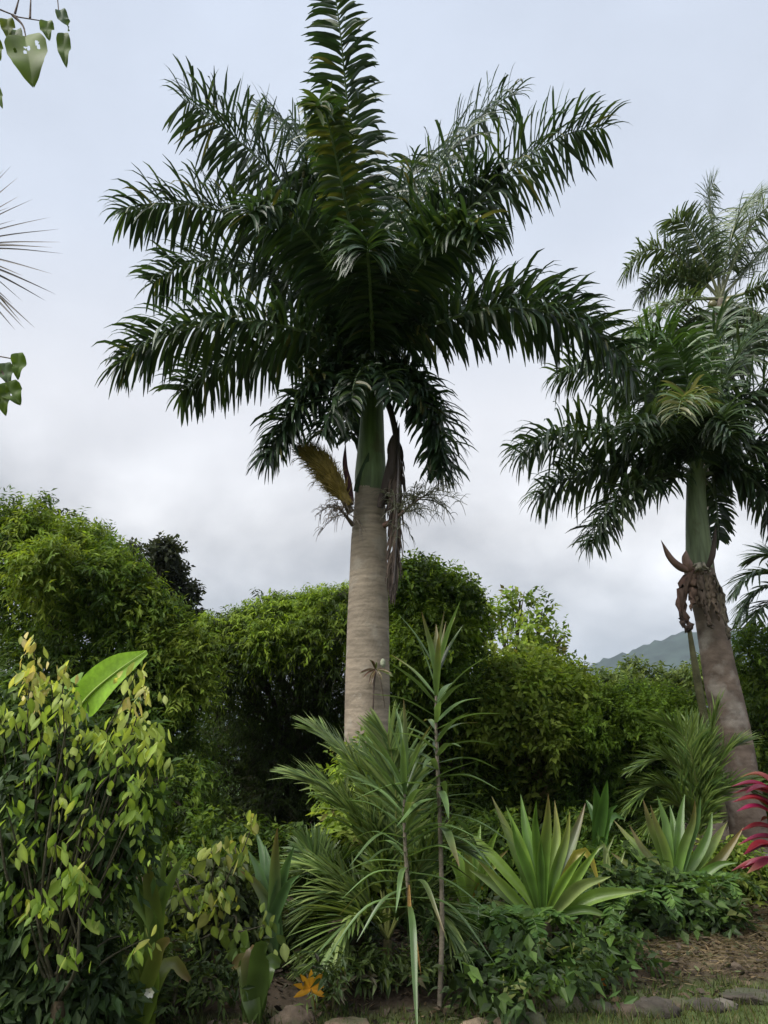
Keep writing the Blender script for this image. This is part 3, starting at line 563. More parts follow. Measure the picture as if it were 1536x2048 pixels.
# ------------------------------------------------------------------ coconut palm behind it
rng = np.random.default_rng(7); YC = 16.0
cb = P(1505, 1660, YC); cb[2] = gz(cb[0], YC)
cp = thing('coconut_palm', 'taller pale coconut palm rising behind the leaning palm', 'palm tree', cb)
mb = MB(); q = spline([cb-UP*.1, P(1462, 1440, YC), P(1430, 1250, YC), P(1405, 1000, YC), P(1418, 800, YC), P(1440, 600, YC)], 60); mb.tube(q, np.linspace(.17, .10, 60), (.17, .14, .11), 14); mb.build('trunk', M_trunk2, cp)
COCO = ([(.052, .085, .036), (.075, .11, .046), (.105, .14, .06)], (3, 3, 2))
CF = [
 [(1400, 555), (1340, 505), (1285, 505), (1240, 560)], [(1435, 530), (1424, 440), (1420, 385), (1438, 352)], [(1465, 530), (1510, 440), (1570, 395), (1640, 400)],
 [(1400, 598), (1340, 605), (1285, 640), (1245, 700)], [(1430, 625), (1408, 670), (1393, 745)], [(1455, 620), (1490, 660), (1510, 730)], [(1480, 590), (1540, 570), (1600, 600), (1640, 660)],
 [(1410, 570), (1350, 550), (1310, 560), (1275, 600)], [(1475, 560), (1530, 500), (1590, 490), (1650, 520)], [(1450, 540), (1470, 450), (1500, 400), (1540, 380)], [(1420, 545), (1385, 470), (1360, 440), (1330, 440)],
 [(1415, 620), (1370, 650), (1330, 690), (1310, 750)], [(1470, 610), (1530, 640), (1570, 700), (1590, 760)]]
c0 = P(1440, 598, YC)
for n_, pts in enumerate(CF):
    dy = rng.uniform(-1.4, 1.4); k = np.linspace(.25, 1, len(pts))
    frond(cp, [c0]+[P(a, b_, YC+dy*kk) for (a, b_), kk in zip(pts, k)], rng, n=120, L=.78, Wd=.046, droop=1.4, elev=(.3, 0, -.2), cols=COCO, ribcol=(.16, .17, .07), rib=(.05, .008), petiole=.2)
for a, b_ in ((1425, 610), (1450, 615), (1440, 622), (1458, 605)):
    p = P(a, b_, YC-.3); mb = MB(); zz_ = np.linspace(-1, 1, 9); mb.tube(np.stack([p+UP*.13*z for z in zz_]), .11*np.sqrt(np.clip(1-zz_**2, .01, 1)), (.12, .11, .04), 9); mb.build('coconut', M_rib, cp)

# ------------------------------------------------------------------ palm at the right edge
rng = np.random.default_rng(8); YE = 14.5
eb = P(1600, 1650, YE); eb[2] = gz(eb[0], YE)
ep = thing('fan_palm', 'dark drooping palm cut off by the right edge', 'palm tree', eb)
c0 = P(1600, 1190, YE)
mb = MB(); mb.tube(spline([eb-UP*.1, P(1605, 1400, YE), c0], 30), np.linspace(.14, .09, 30), (.14, .11, .09), 12); mb.build('trunk', M_trunk2, ep)
for pts in ([(1550, 1145), (1500, 1150), (1465, 1190)], [(1550, 1170), (1505, 1190), (1475, 1240)], [(1550, 1200), (1510, 1230), (1480, 1290)], [(1570, 1130), (1540, 1110), (1500, 1120)], [(1640, 1140), (1690, 1150), (1730, 1200)], [(1640, 1190), (1680, 1220), (1710, 1290)], [(1600, 1120), (1590, 1080), (1570, 1060)], [(1580, 1220), (1550, 1260), (1535, 1320)], [(1620, 1130), (1650, 1090), (1690, 1080)]):
    dy = rng.uniform(-1, .6); k = np.linspace(.3, 1, 3)
    frond(ep, [c0]+[P(a, b_, YE+dy*kk) for (a, b_), kk in zip(pts, k)], rng, n=46, L=.62, Wd=.05, droop=.8, elev=(.1, -.1), fwd=(60, 10), cols=([(.03, .06, .022), (.05, .085, .028)], (1, 1)), petiole=.3, rib=(.025, .006))

# ------------------------------------------------------------------ strap leaved plants
def strap(parent, pts, w, col, rng, tip=None, fold=.45, name='leaf', prof=(.45, .7, .9, 1, 1, .9, .7, .4, .03), mat=None, label=None, facing=None, thick=True, vary=.12):
    """one long leaf: channelled blade swept along a spline"""
    n = 14; q = spline(pts, n); tt = np.linspace(0, 1, n); w_ = w*np.interp(tt, np.linspace(0, 1, len(prof)), prof)
    T = nrm(np.gradient(q, axis=0)); f = np.array([0, -1., .35]) if facing is None else np.array(facing, float)
    s_ = nrm(np.cross(T, f)); n_ = nrm(np.cross(s_, T)); n_ = n_*np.sign((n_ @ f))[:, None]
    a = np.array([-1, -.5, 0, .5, 1.])
    V = q[:, None] + s_[:, None]*(w_[:, None]*a)[..., None]/2 + n_[:, None]*(fold*w_[:, None]*a**2)[..., None]/2
    V += (s_*(.04*w*np.sin(tt*9+rng.uniform(0, 6)))[:, None])[:, None]
    c = np.array(col)*rng.normal(1, vary); tp = (c if rng.random() < .8 else np.array([.16, .11, .05])) if tip is None else np.array(tip)
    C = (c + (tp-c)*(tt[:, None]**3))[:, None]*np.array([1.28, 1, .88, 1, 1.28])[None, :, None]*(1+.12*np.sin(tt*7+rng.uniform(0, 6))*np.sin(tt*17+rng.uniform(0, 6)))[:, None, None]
    b = (np.arange(n-1)[:, None]*5 + np.arange(4)[None]).ravel()
    return MB().add(V.reshape(-1, 3), np.stack([b, b+1, b+6, b+5], 1), C.reshape(-1, 3)).build(name, mat or M_strap, parent, label=label)
rng = np.random.default_rng(9)
ra_ = foot(1085, 7.3); br_a = thing('rosette_plant', 'large pale green strap leaved rosette in the centre right of the bed', 'rosette plant', ra_)
Ya = 7.3; cA = (1085, 1850)
lg = (.15, .245, .045); dg = (.10, .185, .036); yl = (.24, .23, .045); pale = (.20, .255, .09)
for pts, w_, c, tp in [
 ([cA, (1045, 1740), (1012, 1660), (984, 1592)], 38, dg, (.16, .15, .06)), ([cA, (1072, 1740), (1052, 1660), (1040, 1588)], 42, dg, None), ([cA, (1085, 1740), (1092, 1660), (1096, 1586)], 44, dg, None),
 ([cA, (1100, 1740), (1112, 1670), (1110, 1600)], 36, lg, (.2, .16, .06)), ([cA, (1120, 1750), (1145, 1680), (1170, 1606)], 42, (.10, .16, .065), None), ([cA, (1050, 1790), (1000, 1730), (960, 1690), (915, 1650)], 40, lg, pale),
 ([cA, (1040, 1810), (985, 1770), (938, 1738)], 42, (.12, .18, .07), pale), ([cA, (1040, 1830), (970, 1820), (900, 1838)], 26, (.15, .19, .06), pale), ([cA, (1130, 1800), (1170, 1770), (1222, 1752)], 40, pale, None),
 ([cA, (1140, 1820), (1200, 1790), (1290, 1782)], 44, lg, pale), ([cA, (1120, 1780), (1148, 1720), (1160, 1702), (1180, 1715), (1200, 1778)], 34, yl, (.28, .22, .04)), ([cA, (1110, 1790), (1140, 1745), (1172, 1700)], 30, lg, None),
 ([cA, (1060, 1760), (1035, 1690), (1022, 1640)], 34, dg, None), ([cA, (1090, 1890), (1120, 1940), (1175, 1985)], 36, (.26, .28, .06), yl), ([cA, (1050, 1850), (1010, 1815), (985, 1800)], 40, pale, None), ([cA, (1060, 1750), (1030, 1660), (1012, 1612)], 34, lg, None), ([cA, (1078, 1740), (1070, 1650), (1072, 1600)], 36, dg, None), ([cA, (1110, 1750), (1130, 1680), (1140, 1622)], 36, dg, (.2, .2, .05)), ([cA, (1130, 1790), (1165, 1740), (1200, 1690)], 32, lg, None), ([cA, (1030, 1800), (985, 1750), (955, 1720)], 34, lg, (.22, .2, .08)), ([cA, (1120, 1830), (1170, 1820), (1230, 1840)], 30, dg, pale), ([cA, (1050, 1850), (1000, 1860), (950, 1890)], 30, dg, None)]:
    dpt = rng.uniform(-.35, .35) if pts[-1][1] < 1700 else rng.uniform(-.5, .1)
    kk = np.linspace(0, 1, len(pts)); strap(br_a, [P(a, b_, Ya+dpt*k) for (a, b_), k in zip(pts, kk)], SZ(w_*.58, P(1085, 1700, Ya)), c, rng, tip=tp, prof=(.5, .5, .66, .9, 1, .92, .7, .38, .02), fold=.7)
mb = MB(); mb.tube(spline([ra_-UP*.05, P(*cA, Ya)+UP*.03], 5), [.07, .075, .08, .08, .07], (.10, .08, .05), 10); mb.build('stem', M_bark, br_a)
rb_ = foot(1345, 8.6); br_b = thing('rosette_plant', 'dark green strap leaved rosette in front of the leaning palm trunk', 'rosette plant', rb_)
Yb = 8.6; cB = (1345, 1790)
for pts, w_, c, tp in [
 ([cB, (1320, 1700), (1300, 1650), (1285, 1598)], 34, dg, None), ([cB, (1335, 1690), (1328, 1640), (1315, 1592)], 36, dg, None), ([cB, (1355, 1690), (1360, 1640), (1370, 1588)], 36, dg, None), ([cB, (1375, 1690), (1392, 1640), (1402, 1594)], 36, (.06, .115, .035), None),
 ([cB, (1400, 1720), (1430, 1680), (1455, 1645)], 38, lg, (.2, .2, .06)), ([cB, (1420, 1740), (1460, 1690), (1487, 1655)], 36, (.10, .13, .03), (.25, .16, .06)), ([cB, (1300, 1720), (1260, 1680), (1228, 1640)], 28, dg, (.2, .17, .05)), ([cB, (1290, 1750), (1250, 1725), (1222, 1705)], 28, lg, None),
 ([cB, (1310, 1730), (1280, 1690), (1258, 1650)], 28, (.09, .12, .04), None), ([cB, (1390, 1760), (1440, 1730), (1475, 1725)], 34, dg, None), ([cB, (1300, 1770), (1265, 1760), (1235, 1775)], 28, dg, None), ([cB, (1345, 1700), (1345, 1650), (1340, 1610)], 34, dg, None), ([cB, (1330, 1700), (1308, 1640), (1300, 1610)], 32, lg, None), ([cB, (1365, 1700), (1385, 1640), (1390, 1600)], 32, dg, None), ([cB, (1390, 1720), (1415, 1670), (1425, 1625)], 34, dg, None), ([cB, (1300, 1740), (1265, 1700), (1240, 1680)], 30, lg, None), ([cB, (1400, 1770), (1440, 1760), (1480, 1775)], 30, dg, None), ([cB, (1330, 1800), (1300, 1810), (1270, 1840)], 28, dg, None)]:
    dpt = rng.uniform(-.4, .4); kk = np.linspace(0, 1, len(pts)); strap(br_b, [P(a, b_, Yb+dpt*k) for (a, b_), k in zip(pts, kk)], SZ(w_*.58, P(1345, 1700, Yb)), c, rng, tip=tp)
mb = MB(); mb.tube(spline([rb_-UP*.05, P(*cB, Yb)], 5), [.06, .07, .07, .07, .06], (.10, .08, .05), 10); mb.build('stem', M_bark, br_b)
# withered leaf bent over between the two rosettes
rc_ = foot(1215, 8.2); br_c = thing('strap_plant', 'thin strap leaved plant with one snapped leaf between the rosettes', 'strap plant', rc_)
for pts, w_ in [([(1215, 1800), (1213, 1730), (1205, 1690), (1180, 1720)], 14), ([(1215, 1800), (1210, 1720), (1228, 1672)], 10), ([(1215, 1800), (1230, 1750), (1250, 1700)], 13)]:
    strap(br_c, [rc_]+[P(a, b_, 8.2) for a, b_ in pts], SZ(w_, P(1215, 1700, 8.2)), (.17, .21, .08), rng, tip=pale)
rd_ = foot(950, 8.1); br_d = thing('strap_plant', 'pale strap leaved clump with a yellow leaf left of the large rosette', 'strap plant', rd_)
for a, b_, w_, c in [(1000, 1655, 22, lg), (962, 1650, 22, lg), (930, 1665, 20, lg), (905, 1690, 20, lg), (985, 1680, 20, pale), (890, 1720, 18, lg), (1015, 1700, 20, lg), (975, 1768, 22, (.30, .20, .03)), (885, 1770, 18, lg), (940, 1680, 22, dg), (1000, 1730, 18, yl)]:
    e = P(a, b_, 8.1+rng.uniform(-.4, .2)); r0 = P(945, 1840, 8.1); strap(br_d, [rd_, r0, (r0*.45+e*.55)+UP*.12, e], SZ(w_, e), c, rng)
# shiny strap plants at the left of the bed
def clump(name, label, cat, px, Y, py0, leaves, w_, c, rng, tip=None, prof=(.45, .7, .9, 1, 1, .9, .7, .4, .03), fold=.35):
    f0 = foot(px, Y); t = thing(name, label, cat, f0); r0 = P(px, py0, Y)
    for L_ in leaves:
        a, b_ = L_[0], L_[1]; ww = L_[2] if len(L_) > 2 else w_; cc = L_[3] if len(L_) > 3 else c
        e = P(a, b_, Y+rng.uniform(-.35, .25)); mid = r0*.5+e*.5+UP*(.10 if b_ < py0-60 else .16)
        strap(t, [f0 + (r0-f0)*.1 + rng.normal(0, .02, 3)*[1, 1, 0], r0 + rng.normal(0, .02, 3), mid, e], SZ(ww, e), cc, rng, tip=tip, prof=prof, fold=fold)
    return t
wide = (.25, .35, .6, .85, 1, 1, .85, .55, .05)
clump('strap_plant', 'upright dark strap leaves right of the oval leaved shrub', 'strap plant', 545, 6.4, 1860, [(512, 1660), (555, 1655), (495, 1700), (590, 1690), (530, 1690), (575, 1730), (600, 1750), (480, 1740)], 26, (.075, .14, .05), rng)
clump('broad_leaf_plant', 'plant with upright paddle leaves under the pale shrub', 'leafy plant', 305, 5.5, 1880, [(287, 1705, 34), (335, 1690, 30), (372, 1708, 30), (205, 1725, 30, (.10, .16, .02)), (260, 1760, 26), (350, 1760, 30), (215, 1790, 26)], 30, (.15, .225, .045), rng, prof=wide)
clump('broad_leaf_plant', 'low plant with wide ribbed leaves at the front of the bed', 'leafy plant', 290, 5.3, 2010, [(268, 1905, 46), (315, 1912, 34), (330, 1935, 26), (240, 1950, 30), (200, 1960, 26), (340, 1880, 34), (380, 1960, 26)], 40, (.13, .185, .03), rng, prof=(.5, .8, 1, 1, 1, 1, .95, .8, .3))
clump('broad_leaf_plant', 'dark glossy wide leaved plant left of the yellow lobed leaf', 'leafy plant', 510, 5.7, 2000, [(500, 1895, 50), (535, 1890, 44), (560, 1930, 36), (465, 1930, 34), (480, 1960, 30)], 44, (.075, .12, .03), rng, prof=(.5, .8, 1, 1, 1, 1, .95, .8, .3))
clump('small_heliconia', 'small bright green paddle leaf plant between the bushes', 'leafy plant', 1200, 9.2, 1690, [(1190, 1570, 26), (1215, 1560, 24), (1172, 1600, 22), (1235, 1610, 22), (1250, 1640, 18)], 24, (.07, .15, .03), rng, prof=wide)

# cordyline at the right edge
rng = np.random.default_rng(10); kx = 1572; Yk = 7.9; kf = foot(kx, Yk)
cd = thing('cordyline', 'crimson pink leaved cordyline at the right edge', 'cordyline', kf)
mb = MB(); mb.tube(spline([kf-UP*.05, P(kx-3, 1800, Yk), P(kx, 1600, Yk)], 12), np.linspace(.03, .02, 12), (.13, .10, .08), 8); mb.build('stem', M_bark, cd)
for k in range(34):
    py = rng.uniform(1590, 1730); r0 = P(kx, py, Yk); az = rng.uniform(0, 2*np.pi) if k > 7 else np.pi + rng.uniform(-.5, .5)
    up_ = np.interp(py, [1590, 1730], [.55, -.1]) + rng.normal(0, .12); ln = rng.uniform(.38, .52); d = np.array([math.cos(az), math.sin(az)*.9, 0])
    col = np.array([(.16, .009, .036), (.21, .012, .055), (.10, .008, .022), (.17, .014, .022)][k % 4])
    strap(cd, [r0, r0 + d*ln*.5 + UP*ln*(up_*.6+.1), r0 + d*ln + UP*ln*(up_*.8-.05)], .105, col, rng, prof=(.25, .5, .85, 1, 1, .9, .7, .4, .03), facing=(0, -.3, 1))

# ------------------------------------------------------------------ dracaena canes in front
rng = np.random.default_rng(12)
def cane(label, stem_px, Y, leaf_range, n, L, w_, seed, top_n=9, cols=(.085, .14, .05), low_droop=.8):
    rg = np.random.default_rng(seed); b0 = G(stem_px[0][0], stem_px[0][1], .06); b0 = np.array([b0[0], Y, gz(b0[0], Y)])
    t = thing('dracaena', label, 'dracaena', b0); q = spline([b0-UP*.05]+[P(a, b_, Y) for a, b_ in stem_px[1:]], 50)
    mb = MB(); mb.tube(q, np.interp(np.linspace(0, 1, 50), [0, .6, 1], [.019, .015, .007])*(1+.08*np.sin(np.arange(50)*2.2)), np.linspace(1, .75, 50)[:, None]*np.array([.20, .17, .13]), 9); mb.build('stem', M_bark, t)
    for k in range(n):
        u = leaf_range + (1-leaf_range)*(k/(n-1))**.9; p = q[int(u*49)]; az = k*2.4 + rg.normal(0, .3); el_ = np.interp(u, [leaf_range, .75, .93, 1], [-.35, .35, .85, 1.35]) + rg.normal(0, .12)
        if k >= n-top_n: el_ = rg.uniform(.95, 1.45)
        d = np.array([math.cos(az)*math.cos(el_), math.sin(az)*math.cos(el_), math.sin(el_)]); ln = L*rg.uniform(.75, 1.15); dr = low_droop*(1.2-u)*rg.uniform(.6, 1.2)
        h = d*[1, 1, 0]; m1 = p + d*ln*.5; e = p + d*ln - UP*ln*dr*.5
        strap(t, [p, m1, e], w_*rg.uniform(.8, 1.15), cols, rg, prof=(.5, .7, .95, 1, .95, .8, .6, .35, .02), facing=nrm(np.cross(np.cross(d, UP), d)) if np.linalg.norm(h) > .05 else None, fold=.35, vary=.2)
    return t
cane('tall slender dracaena cane in front of the main trunk on its right', [(886, 2040), (884, 1850), (880, 1650), (872, 1450), (874, 1330)], 6.0, .50, 46, .56, .056, 41, top_n=9)
cane('shorter dracaena cane with arching narrow leaves left of the tall one', [(838, 2045), (830, 1930), (815, 1760), (808, 1620), (815, 1545)], 6.0, .42, 54, .62, .044, 42, top_n=7, low_droop=1.2)
mb = MB()   # withered leaves hanging on the shorter cane
wl = thing('withered_leaf', 'withered tan leaf hanging down the shorter dracaena cane', 'leaf', P(822, 1780, 5.95))
strap(wl, [P(818, 1770, 5.95), P(820, 1830, 5.93), P(832, 1890, 5.93), P(842, 1950, 5.95)], .03, (.28, .17, .06), rng, mat=M_dry, name='blade')

# ------------------------------------------------------------------ young feather palms
YOUNG = ([(.12, .18, .05), (.18, .235, .075), (.08, .13, .045)], (3, 3, 2))
def young_palm(label, px, Y, root_py, fr, seed, cols=YOUNG, L=.46, Wd=.03, n=95, group=None):
    rg = np.random.default_rng(seed); f0 = foot(px, Y); t = thing('young_palm', label, 'palm', f0, group); r0 = P(px, root_py, Y)
    mb = MB(); mb.tube(spline([f0-UP*.05, r0], 6), np.linspace(.05, .03, 6), (.11, .10, .05), 9); mb.build('stem', M_bark, t)
    for pts in fr:
        dy = rg.uniform(-.6, .4); k = np.linspace(.3, 1, len(pts))
        frond(t, [r0]+[P(a, b_, Y+dy*kk) for (a, b_), kk in zip(pts, k)], rg, n=n, L=L, Wd=Wd, droop=.45, elev=(.3, .1), fwd=(52, 22), cols=cols, rib=(.014, .004), ribcol=(.17, .19, .06), petiole=.22, fold=.2)
    return t
young_palm('young feather palm with a pale arching frond before the trunk foot', 775, 6.6, 1880,
           [[(770, 1680), (720, 1540), (612, 1442)], [(750, 1720), (690, 1610), (610, 1555), (600, 1580)], [(730, 1800), (640, 1740), (545, 1790)], [(735, 1820), (670, 1790), (600, 1850)], [(790, 1700), (790, 1560), (770, 1440)], [(765, 1680), (735, 1580), (690, 1500)], [(775, 1700), (765, 1600), (735, 1500)], [(760, 1720), (715, 1640), (650, 1590)], [(815, 1780), (870, 1700), (940, 1700)], [(745, 1840), (700, 1840), (640, 1930)], [(810, 1820), (860, 1810), (920, 1880)]], 51)
young_palm('young areca palm with drooping fronds left of the leaning trunk', 1400, 10.2, 1720,
           [[(1390, 1600), (1340, 1520), (1255, 1540)], [(1385, 1620), (1320, 1570), (1250, 1620)], [(1395, 1580), (1370, 1480), (1310, 1430)], [(1405, 1580), (1420, 1480), (1440, 1400)], [(1390, 1640), (1340, 1610), (1290, 1660)], [(1410, 1600), (1450, 1510), (1500, 1480)], [(1410, 1620), (1470, 1570), (1530, 1600)], [(1400, 1570), (1395, 1490), (1370, 1440)]], 52, L=.5, Wd=.03, cols=([(.12, .185, .04), (.17, .235, .06), (.08, .14, .035)], (3, 3, 2)))
young_palm('small dark young palm between the strap plant and the main trunk', 640, 7.2, 1900,
           [[(620, 1800), (570, 1760), (520, 1790)], [(640, 1790), (630, 1720), (600, 1690)], [(650, 1800), (680, 1730), (720, 1720)], [(630, 1840), (580, 1830), (540, 1880)], [(655, 1840), (700, 1820), (740, 1860)]], 53, L=.34, cols=([(.05, .09, .025), (.075, .12, .03)], (1, 1)))

# ------------------------------------------------------------------ near left shrub with pale hanging leaves
rng = np.random.default_rng(13)
OV = np.array([.15, .7, 1, .95, .6, .08])
def leaf_variants(name, cols, L, wf, droop, n, rng, mat, fold=.3):
    r_ = []
    for k in range(n):
        c = np.array(cols[k % len(cols)])*rng.normal(1, .12); mb = MB()
        mb.blades(np.zeros((1, 3)), np.array([[1., 0, rng.uniform(-.1, .25)]]), np.array([[0, 1., rng.uniform(-.3, .3)]]), L*rng.uniform(.8, 1.2), L*wf*rng.uniform(.85, 1.15), droop*rng.uniform(.5, 1.5), c, nseg=5, prof=OV, fold=fold)
        r_.append(mb.mesh(name, mat))
    return r_
import mathutils
def place_leaf(parent, me, p, d, roll, s, name='leaf'):
    o = bpy.data.objects.new(name, me); COL.objects.link(o); o.parent = parent
    x = mathutils.Vector(d).normalized(); y = mathutils.Vector((0, 0, 1)).cross(x)
    if y.length < 1e-3: y = mathutils.Vector((0, 1, 0))
    y.normalize(); z = x.cross(y); m = mathutils.Matrix((x, y, z)).transposed().to_4x4() @ mathutils.Matrix.Rotation(roll, 4, 'X') @ mathutils.Matrix.Scale(s, 4)
    org = parent['_w']; m.translation = mathutils.Vector((p[0]-org[0], p[1]-org[1], p[2]-org[2])); o.matrix_local = m
    return o
def drooping_shrub(name, label, px, Y, tips, cols, L, wf, seed, per=(5, 8), dark_n=900, dark_lobes=(), darkc=GREEN, dark_L=(.07, .12), more=0):
    rg = np.random.default_rng(seed); f0 = foot(px, Y); t = thing(name, label, 'shrub', f0)
    var = leaf_variants('leaf', cols, L, wf, .7, 12, rg, M_soft); tb = MB(); hub = f0 + UP*.35; over = []
    tb.tube(spline([f0-UP*.05, hub], 4), [.05, .045, .045, .04], (.12, .09, .06), 8); cnt = 0
    for (a, b_, ci) in tips:
        e = P(a, b_, Y + rg.uniform(-.35, .35)); m1 = hub*.5+e*.5 + rg.normal(0, .06, 3)
        tb.tube(spline([hub, m1, e], 10), np.linspace(.013, .003, 10), (.06, .055, .035), 5)
        for k in range(rg.integers(*per)):
            if cnt >= 300: over.append((e, ci)); continue
            az = rg.uniform(0, 2*np.pi); d = nrm(np.array([math.cos(az), math.sin(az), 0])*rg.uniform(.25, .8) + np.array([0, 0, -1.])*rg.uniform(.4, 1.1))
            pp = e + rg.normal(0, L*.28, 3) + UP*L*.2
            v = var[(ci*3 + rg.integers(0, 3)) % 12]; place_leaf(t, v, pp, d, rg.uniform(-1.4, 1.4), rg.uniform(.5, 1.25)); cnt += 1
    tb.build('branches', M_bark, t)
    if over or more:
        mb = MB(); pts_ = [o_ for o_ in over for _ in range(1)] + [(P(a+rg.normal(0, 15), b_+rg.normal(0, 15), Y+rg.uniform(-.4, .4)), ci) for a, b_, ci in tips for _ in range(more)]
        m = len(pts_); e = np.array([p_[0] for p_ in pts_]) + rg.normal(0, L*.25, (m, 3)); az = rg.uniform(0, 2*np.pi, m)
        d = np.stack([np.cos(az)*.5, np.sin(az)*.5, -rg.uniform(.3, 1.1, m)], 1); cc = np.array([cols[(p_[1]*3+rg.integers(0, 3)) % len(cols)] for p_ in pts_])*rg.normal(1, .15, (m, 1))
        ll = L*rg.uniform(.45, 1.2, m); mb.blades(e, d, nrm(rg.normal(size=(m, 3))), ll, ll*wf, .5, cc, nseg=5, prof=OV, fold=.3)
        mb.build('hanging_foliage', M_soft, t, kind='stuff')
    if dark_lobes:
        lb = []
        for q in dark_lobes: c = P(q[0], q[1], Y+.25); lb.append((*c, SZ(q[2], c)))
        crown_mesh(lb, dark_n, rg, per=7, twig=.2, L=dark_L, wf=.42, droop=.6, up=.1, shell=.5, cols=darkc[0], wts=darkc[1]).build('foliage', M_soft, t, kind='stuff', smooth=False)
    return t
PALE = [(.34, .35, .10), (.40, .34, .13), (.31, .36, .09), (.27, .34, .07), (.30, .36, .08), (.23, .31, .06), (.19, .28, .05), (.24, .33, .06), (.16, .25, .045), (.15, .24, .05), (.12, .20, .045), (.18, .27, .05)]
tips = []
for a, b_, ci, n_ in [(30, 1345, 0, 4), (70, 1375, 0, 3), (110, 1405, 1, 4), (20, 1400, 1, 4), (105, 1335, 0, 1), (280, 1365, 0, 1), (270, 1395, 0, 2), (300, 1450, 1, 4), (250, 1440, 1, 4), (205, 1475, 1, 4), (60, 1470, 2, 3), (120, 1480, 1, 4), (305, 1510, 1, 2), (300, 1540, 1, 2), (170, 1500, 1, 4), (240, 1500, 2, 4), (100, 1560, 2, 3), (40, 1480, 1, 1), (270, 1590, 2, 4), (200, 1580, 3, 3), (120, 1615, 1, 3), (160, 1640, 1, 3), (260, 1650, 2, 3), (20, 1600, 2, 2), (60, 1650, 2, 3), (140, 1700, 2, 3), (220, 1690, 2, 4), (40, 1760, 3, 3), (180, 1760, 3, 3), (10, 1690, 1, 1), (90, 1700, 2, 1)]:
    for _ in range(n_): tips.append((a+rng.normal(0, 22), b_+rng.normal(0, 20), ci))
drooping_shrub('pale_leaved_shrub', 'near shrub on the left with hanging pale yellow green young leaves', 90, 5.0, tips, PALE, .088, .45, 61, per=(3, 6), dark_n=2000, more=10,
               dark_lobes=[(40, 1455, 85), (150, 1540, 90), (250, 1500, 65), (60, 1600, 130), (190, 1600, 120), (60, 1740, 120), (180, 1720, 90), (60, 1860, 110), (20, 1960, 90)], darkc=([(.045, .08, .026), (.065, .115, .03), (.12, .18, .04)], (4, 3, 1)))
tips = [(120+rng.normal(0, 28), 1820+rng.normal(0, 55), 2) for _ in range(12)] + [(60+rng.normal(0, 12), 1830+rng.normal(0, 10), 1) for _ in range(2)] + [(150, 1750, 1), (165, 1790, 1), (270, 1870, 1), (285, 1880, 1)]
drooping_shrub('small_shrub', 'small light green shrub below the pale shrub near the white flowers', 130, 4.9, tips, [(.20, .29, .055), (.25, .32, .065), (.16, .25, .045), (.29, .31, .07), (.21, .3, .055), (.17, .26, .045)], .10, .45, 62, per=(4, 8), dark_n=900, more=9,
               dark_lobes=[(110, 1860, 80), (60, 1940, 90), (160, 1960, 80), (30, 2010, 90)], darkc=([(.035, .065, .022), (.05, .08, .028)], (1, 1)))
tips = [(440+rng.normal(0, 38), 1770+rng.normal(0, 55), rng.integers(0, 3)) for _ in range(24)] + [(440, 1690, 0), (470, 1685, 0), (420, 1700, 0), (480, 1720, 0), (530, 1850, 2), (540, 1880, 2), (455, 1860, 3), (470, 1890, 3), (400, 1850, 2), (340, 1810, 2), (370, 1830, 2), (510, 1800, 1)]
drooping_shrub('oval_leaved_shrub', 'olive green shrub with rounded leaves left of the young palms', 430, 6.3, tips, [(.24, .28, .065), (.20, .25, .06), (.27, .27, .08), (.17, .23, .05), (.19, .26, .06), (.14, .21, .05), (.16, .2, .05), (.13, .17, .04), (.11, .16, .04), (.15, .22, .06), (.13, .21, .05), (.17, .24, .05)], .11, .55, 63, per=(3, 6), dark_n=800, more=5,
               dark_lobes=[(430, 1800, 80), (450, 1880, 90), (380, 1900, 80), (420, 1980, 90)], darkc=([(.05, .07, .025), (.07, .09, .03), (.04, .06, .02)], (1, 1, 1)))

# banana plant behind the pale shrub
rng = np.random.default_rng(14); Yn = 6.4; nf = foot(150, Yn)
bn = thing('banana_plant', 'banana plant raising one big bright green leaf above the pale shrub', 'banana plant', nf)
mb = MB(); mb.tube(spline([nf-UP*.05, P(150, 1700, Yn), P(150, 1480, Yn)], 14), np.linspace(.08, .035, 14), (.12, .16, .05), 12); mb.build('stem', M_rib, bn)
q = [P(150, 1480, Yn), P(148, 1438, Yn), P(178, 1392, Yn-.05), P(232, 1345, Yn-.12), P(294, 1302, Yn-.2)]
strap(bn, q, SZ(78, q[2]), (.20, .36, .03), rng, tip=(.20, .36, .03), prof=(.04, .1, .62, .9, 1, .98, .88, .72, .45, .12), fold=.18, mat=M_banana, label='large bright green banana leaf', facing=(.3, -1, .5), vary=.01)
strap(bn, [P(150, 1480, Yn+.05), P(145, 1420, Yn+.06), P(150, 1370, Yn+.1), P(165, 1345, Yn+.15)], SZ(60, q[2]), (.12, .22, .03), rng, prof=(.06, .3, .8, 1, 1, .8, .5, .1), fold=.2, mat=M_soft, facing=(-.4, -1, .3))
mb = MB(); mb.tube(spline([p_ + np.array([0, -.012, .0]) for p_ in q], 24), np.linspace(.014, .003, 24), (.26, .36, .08), 6); mb.build('midrib', M_rib, bn)
for az in (2.4, .6, 4.0):
    d = np.array([math.cos(az), math.sin(az), 0]); e0 = P(150, 1500, Yn)
    strap(bn, [e0, e0+d*.3+UP*.15, e0+d*.7+UP*.0], .26, (.09, .17, .03), rng, prof=(.04, .3, .8, 1, 1, .9, .7, .4, .05), fold=.25, mat=M_soft, facing=(0, -.2, 1))

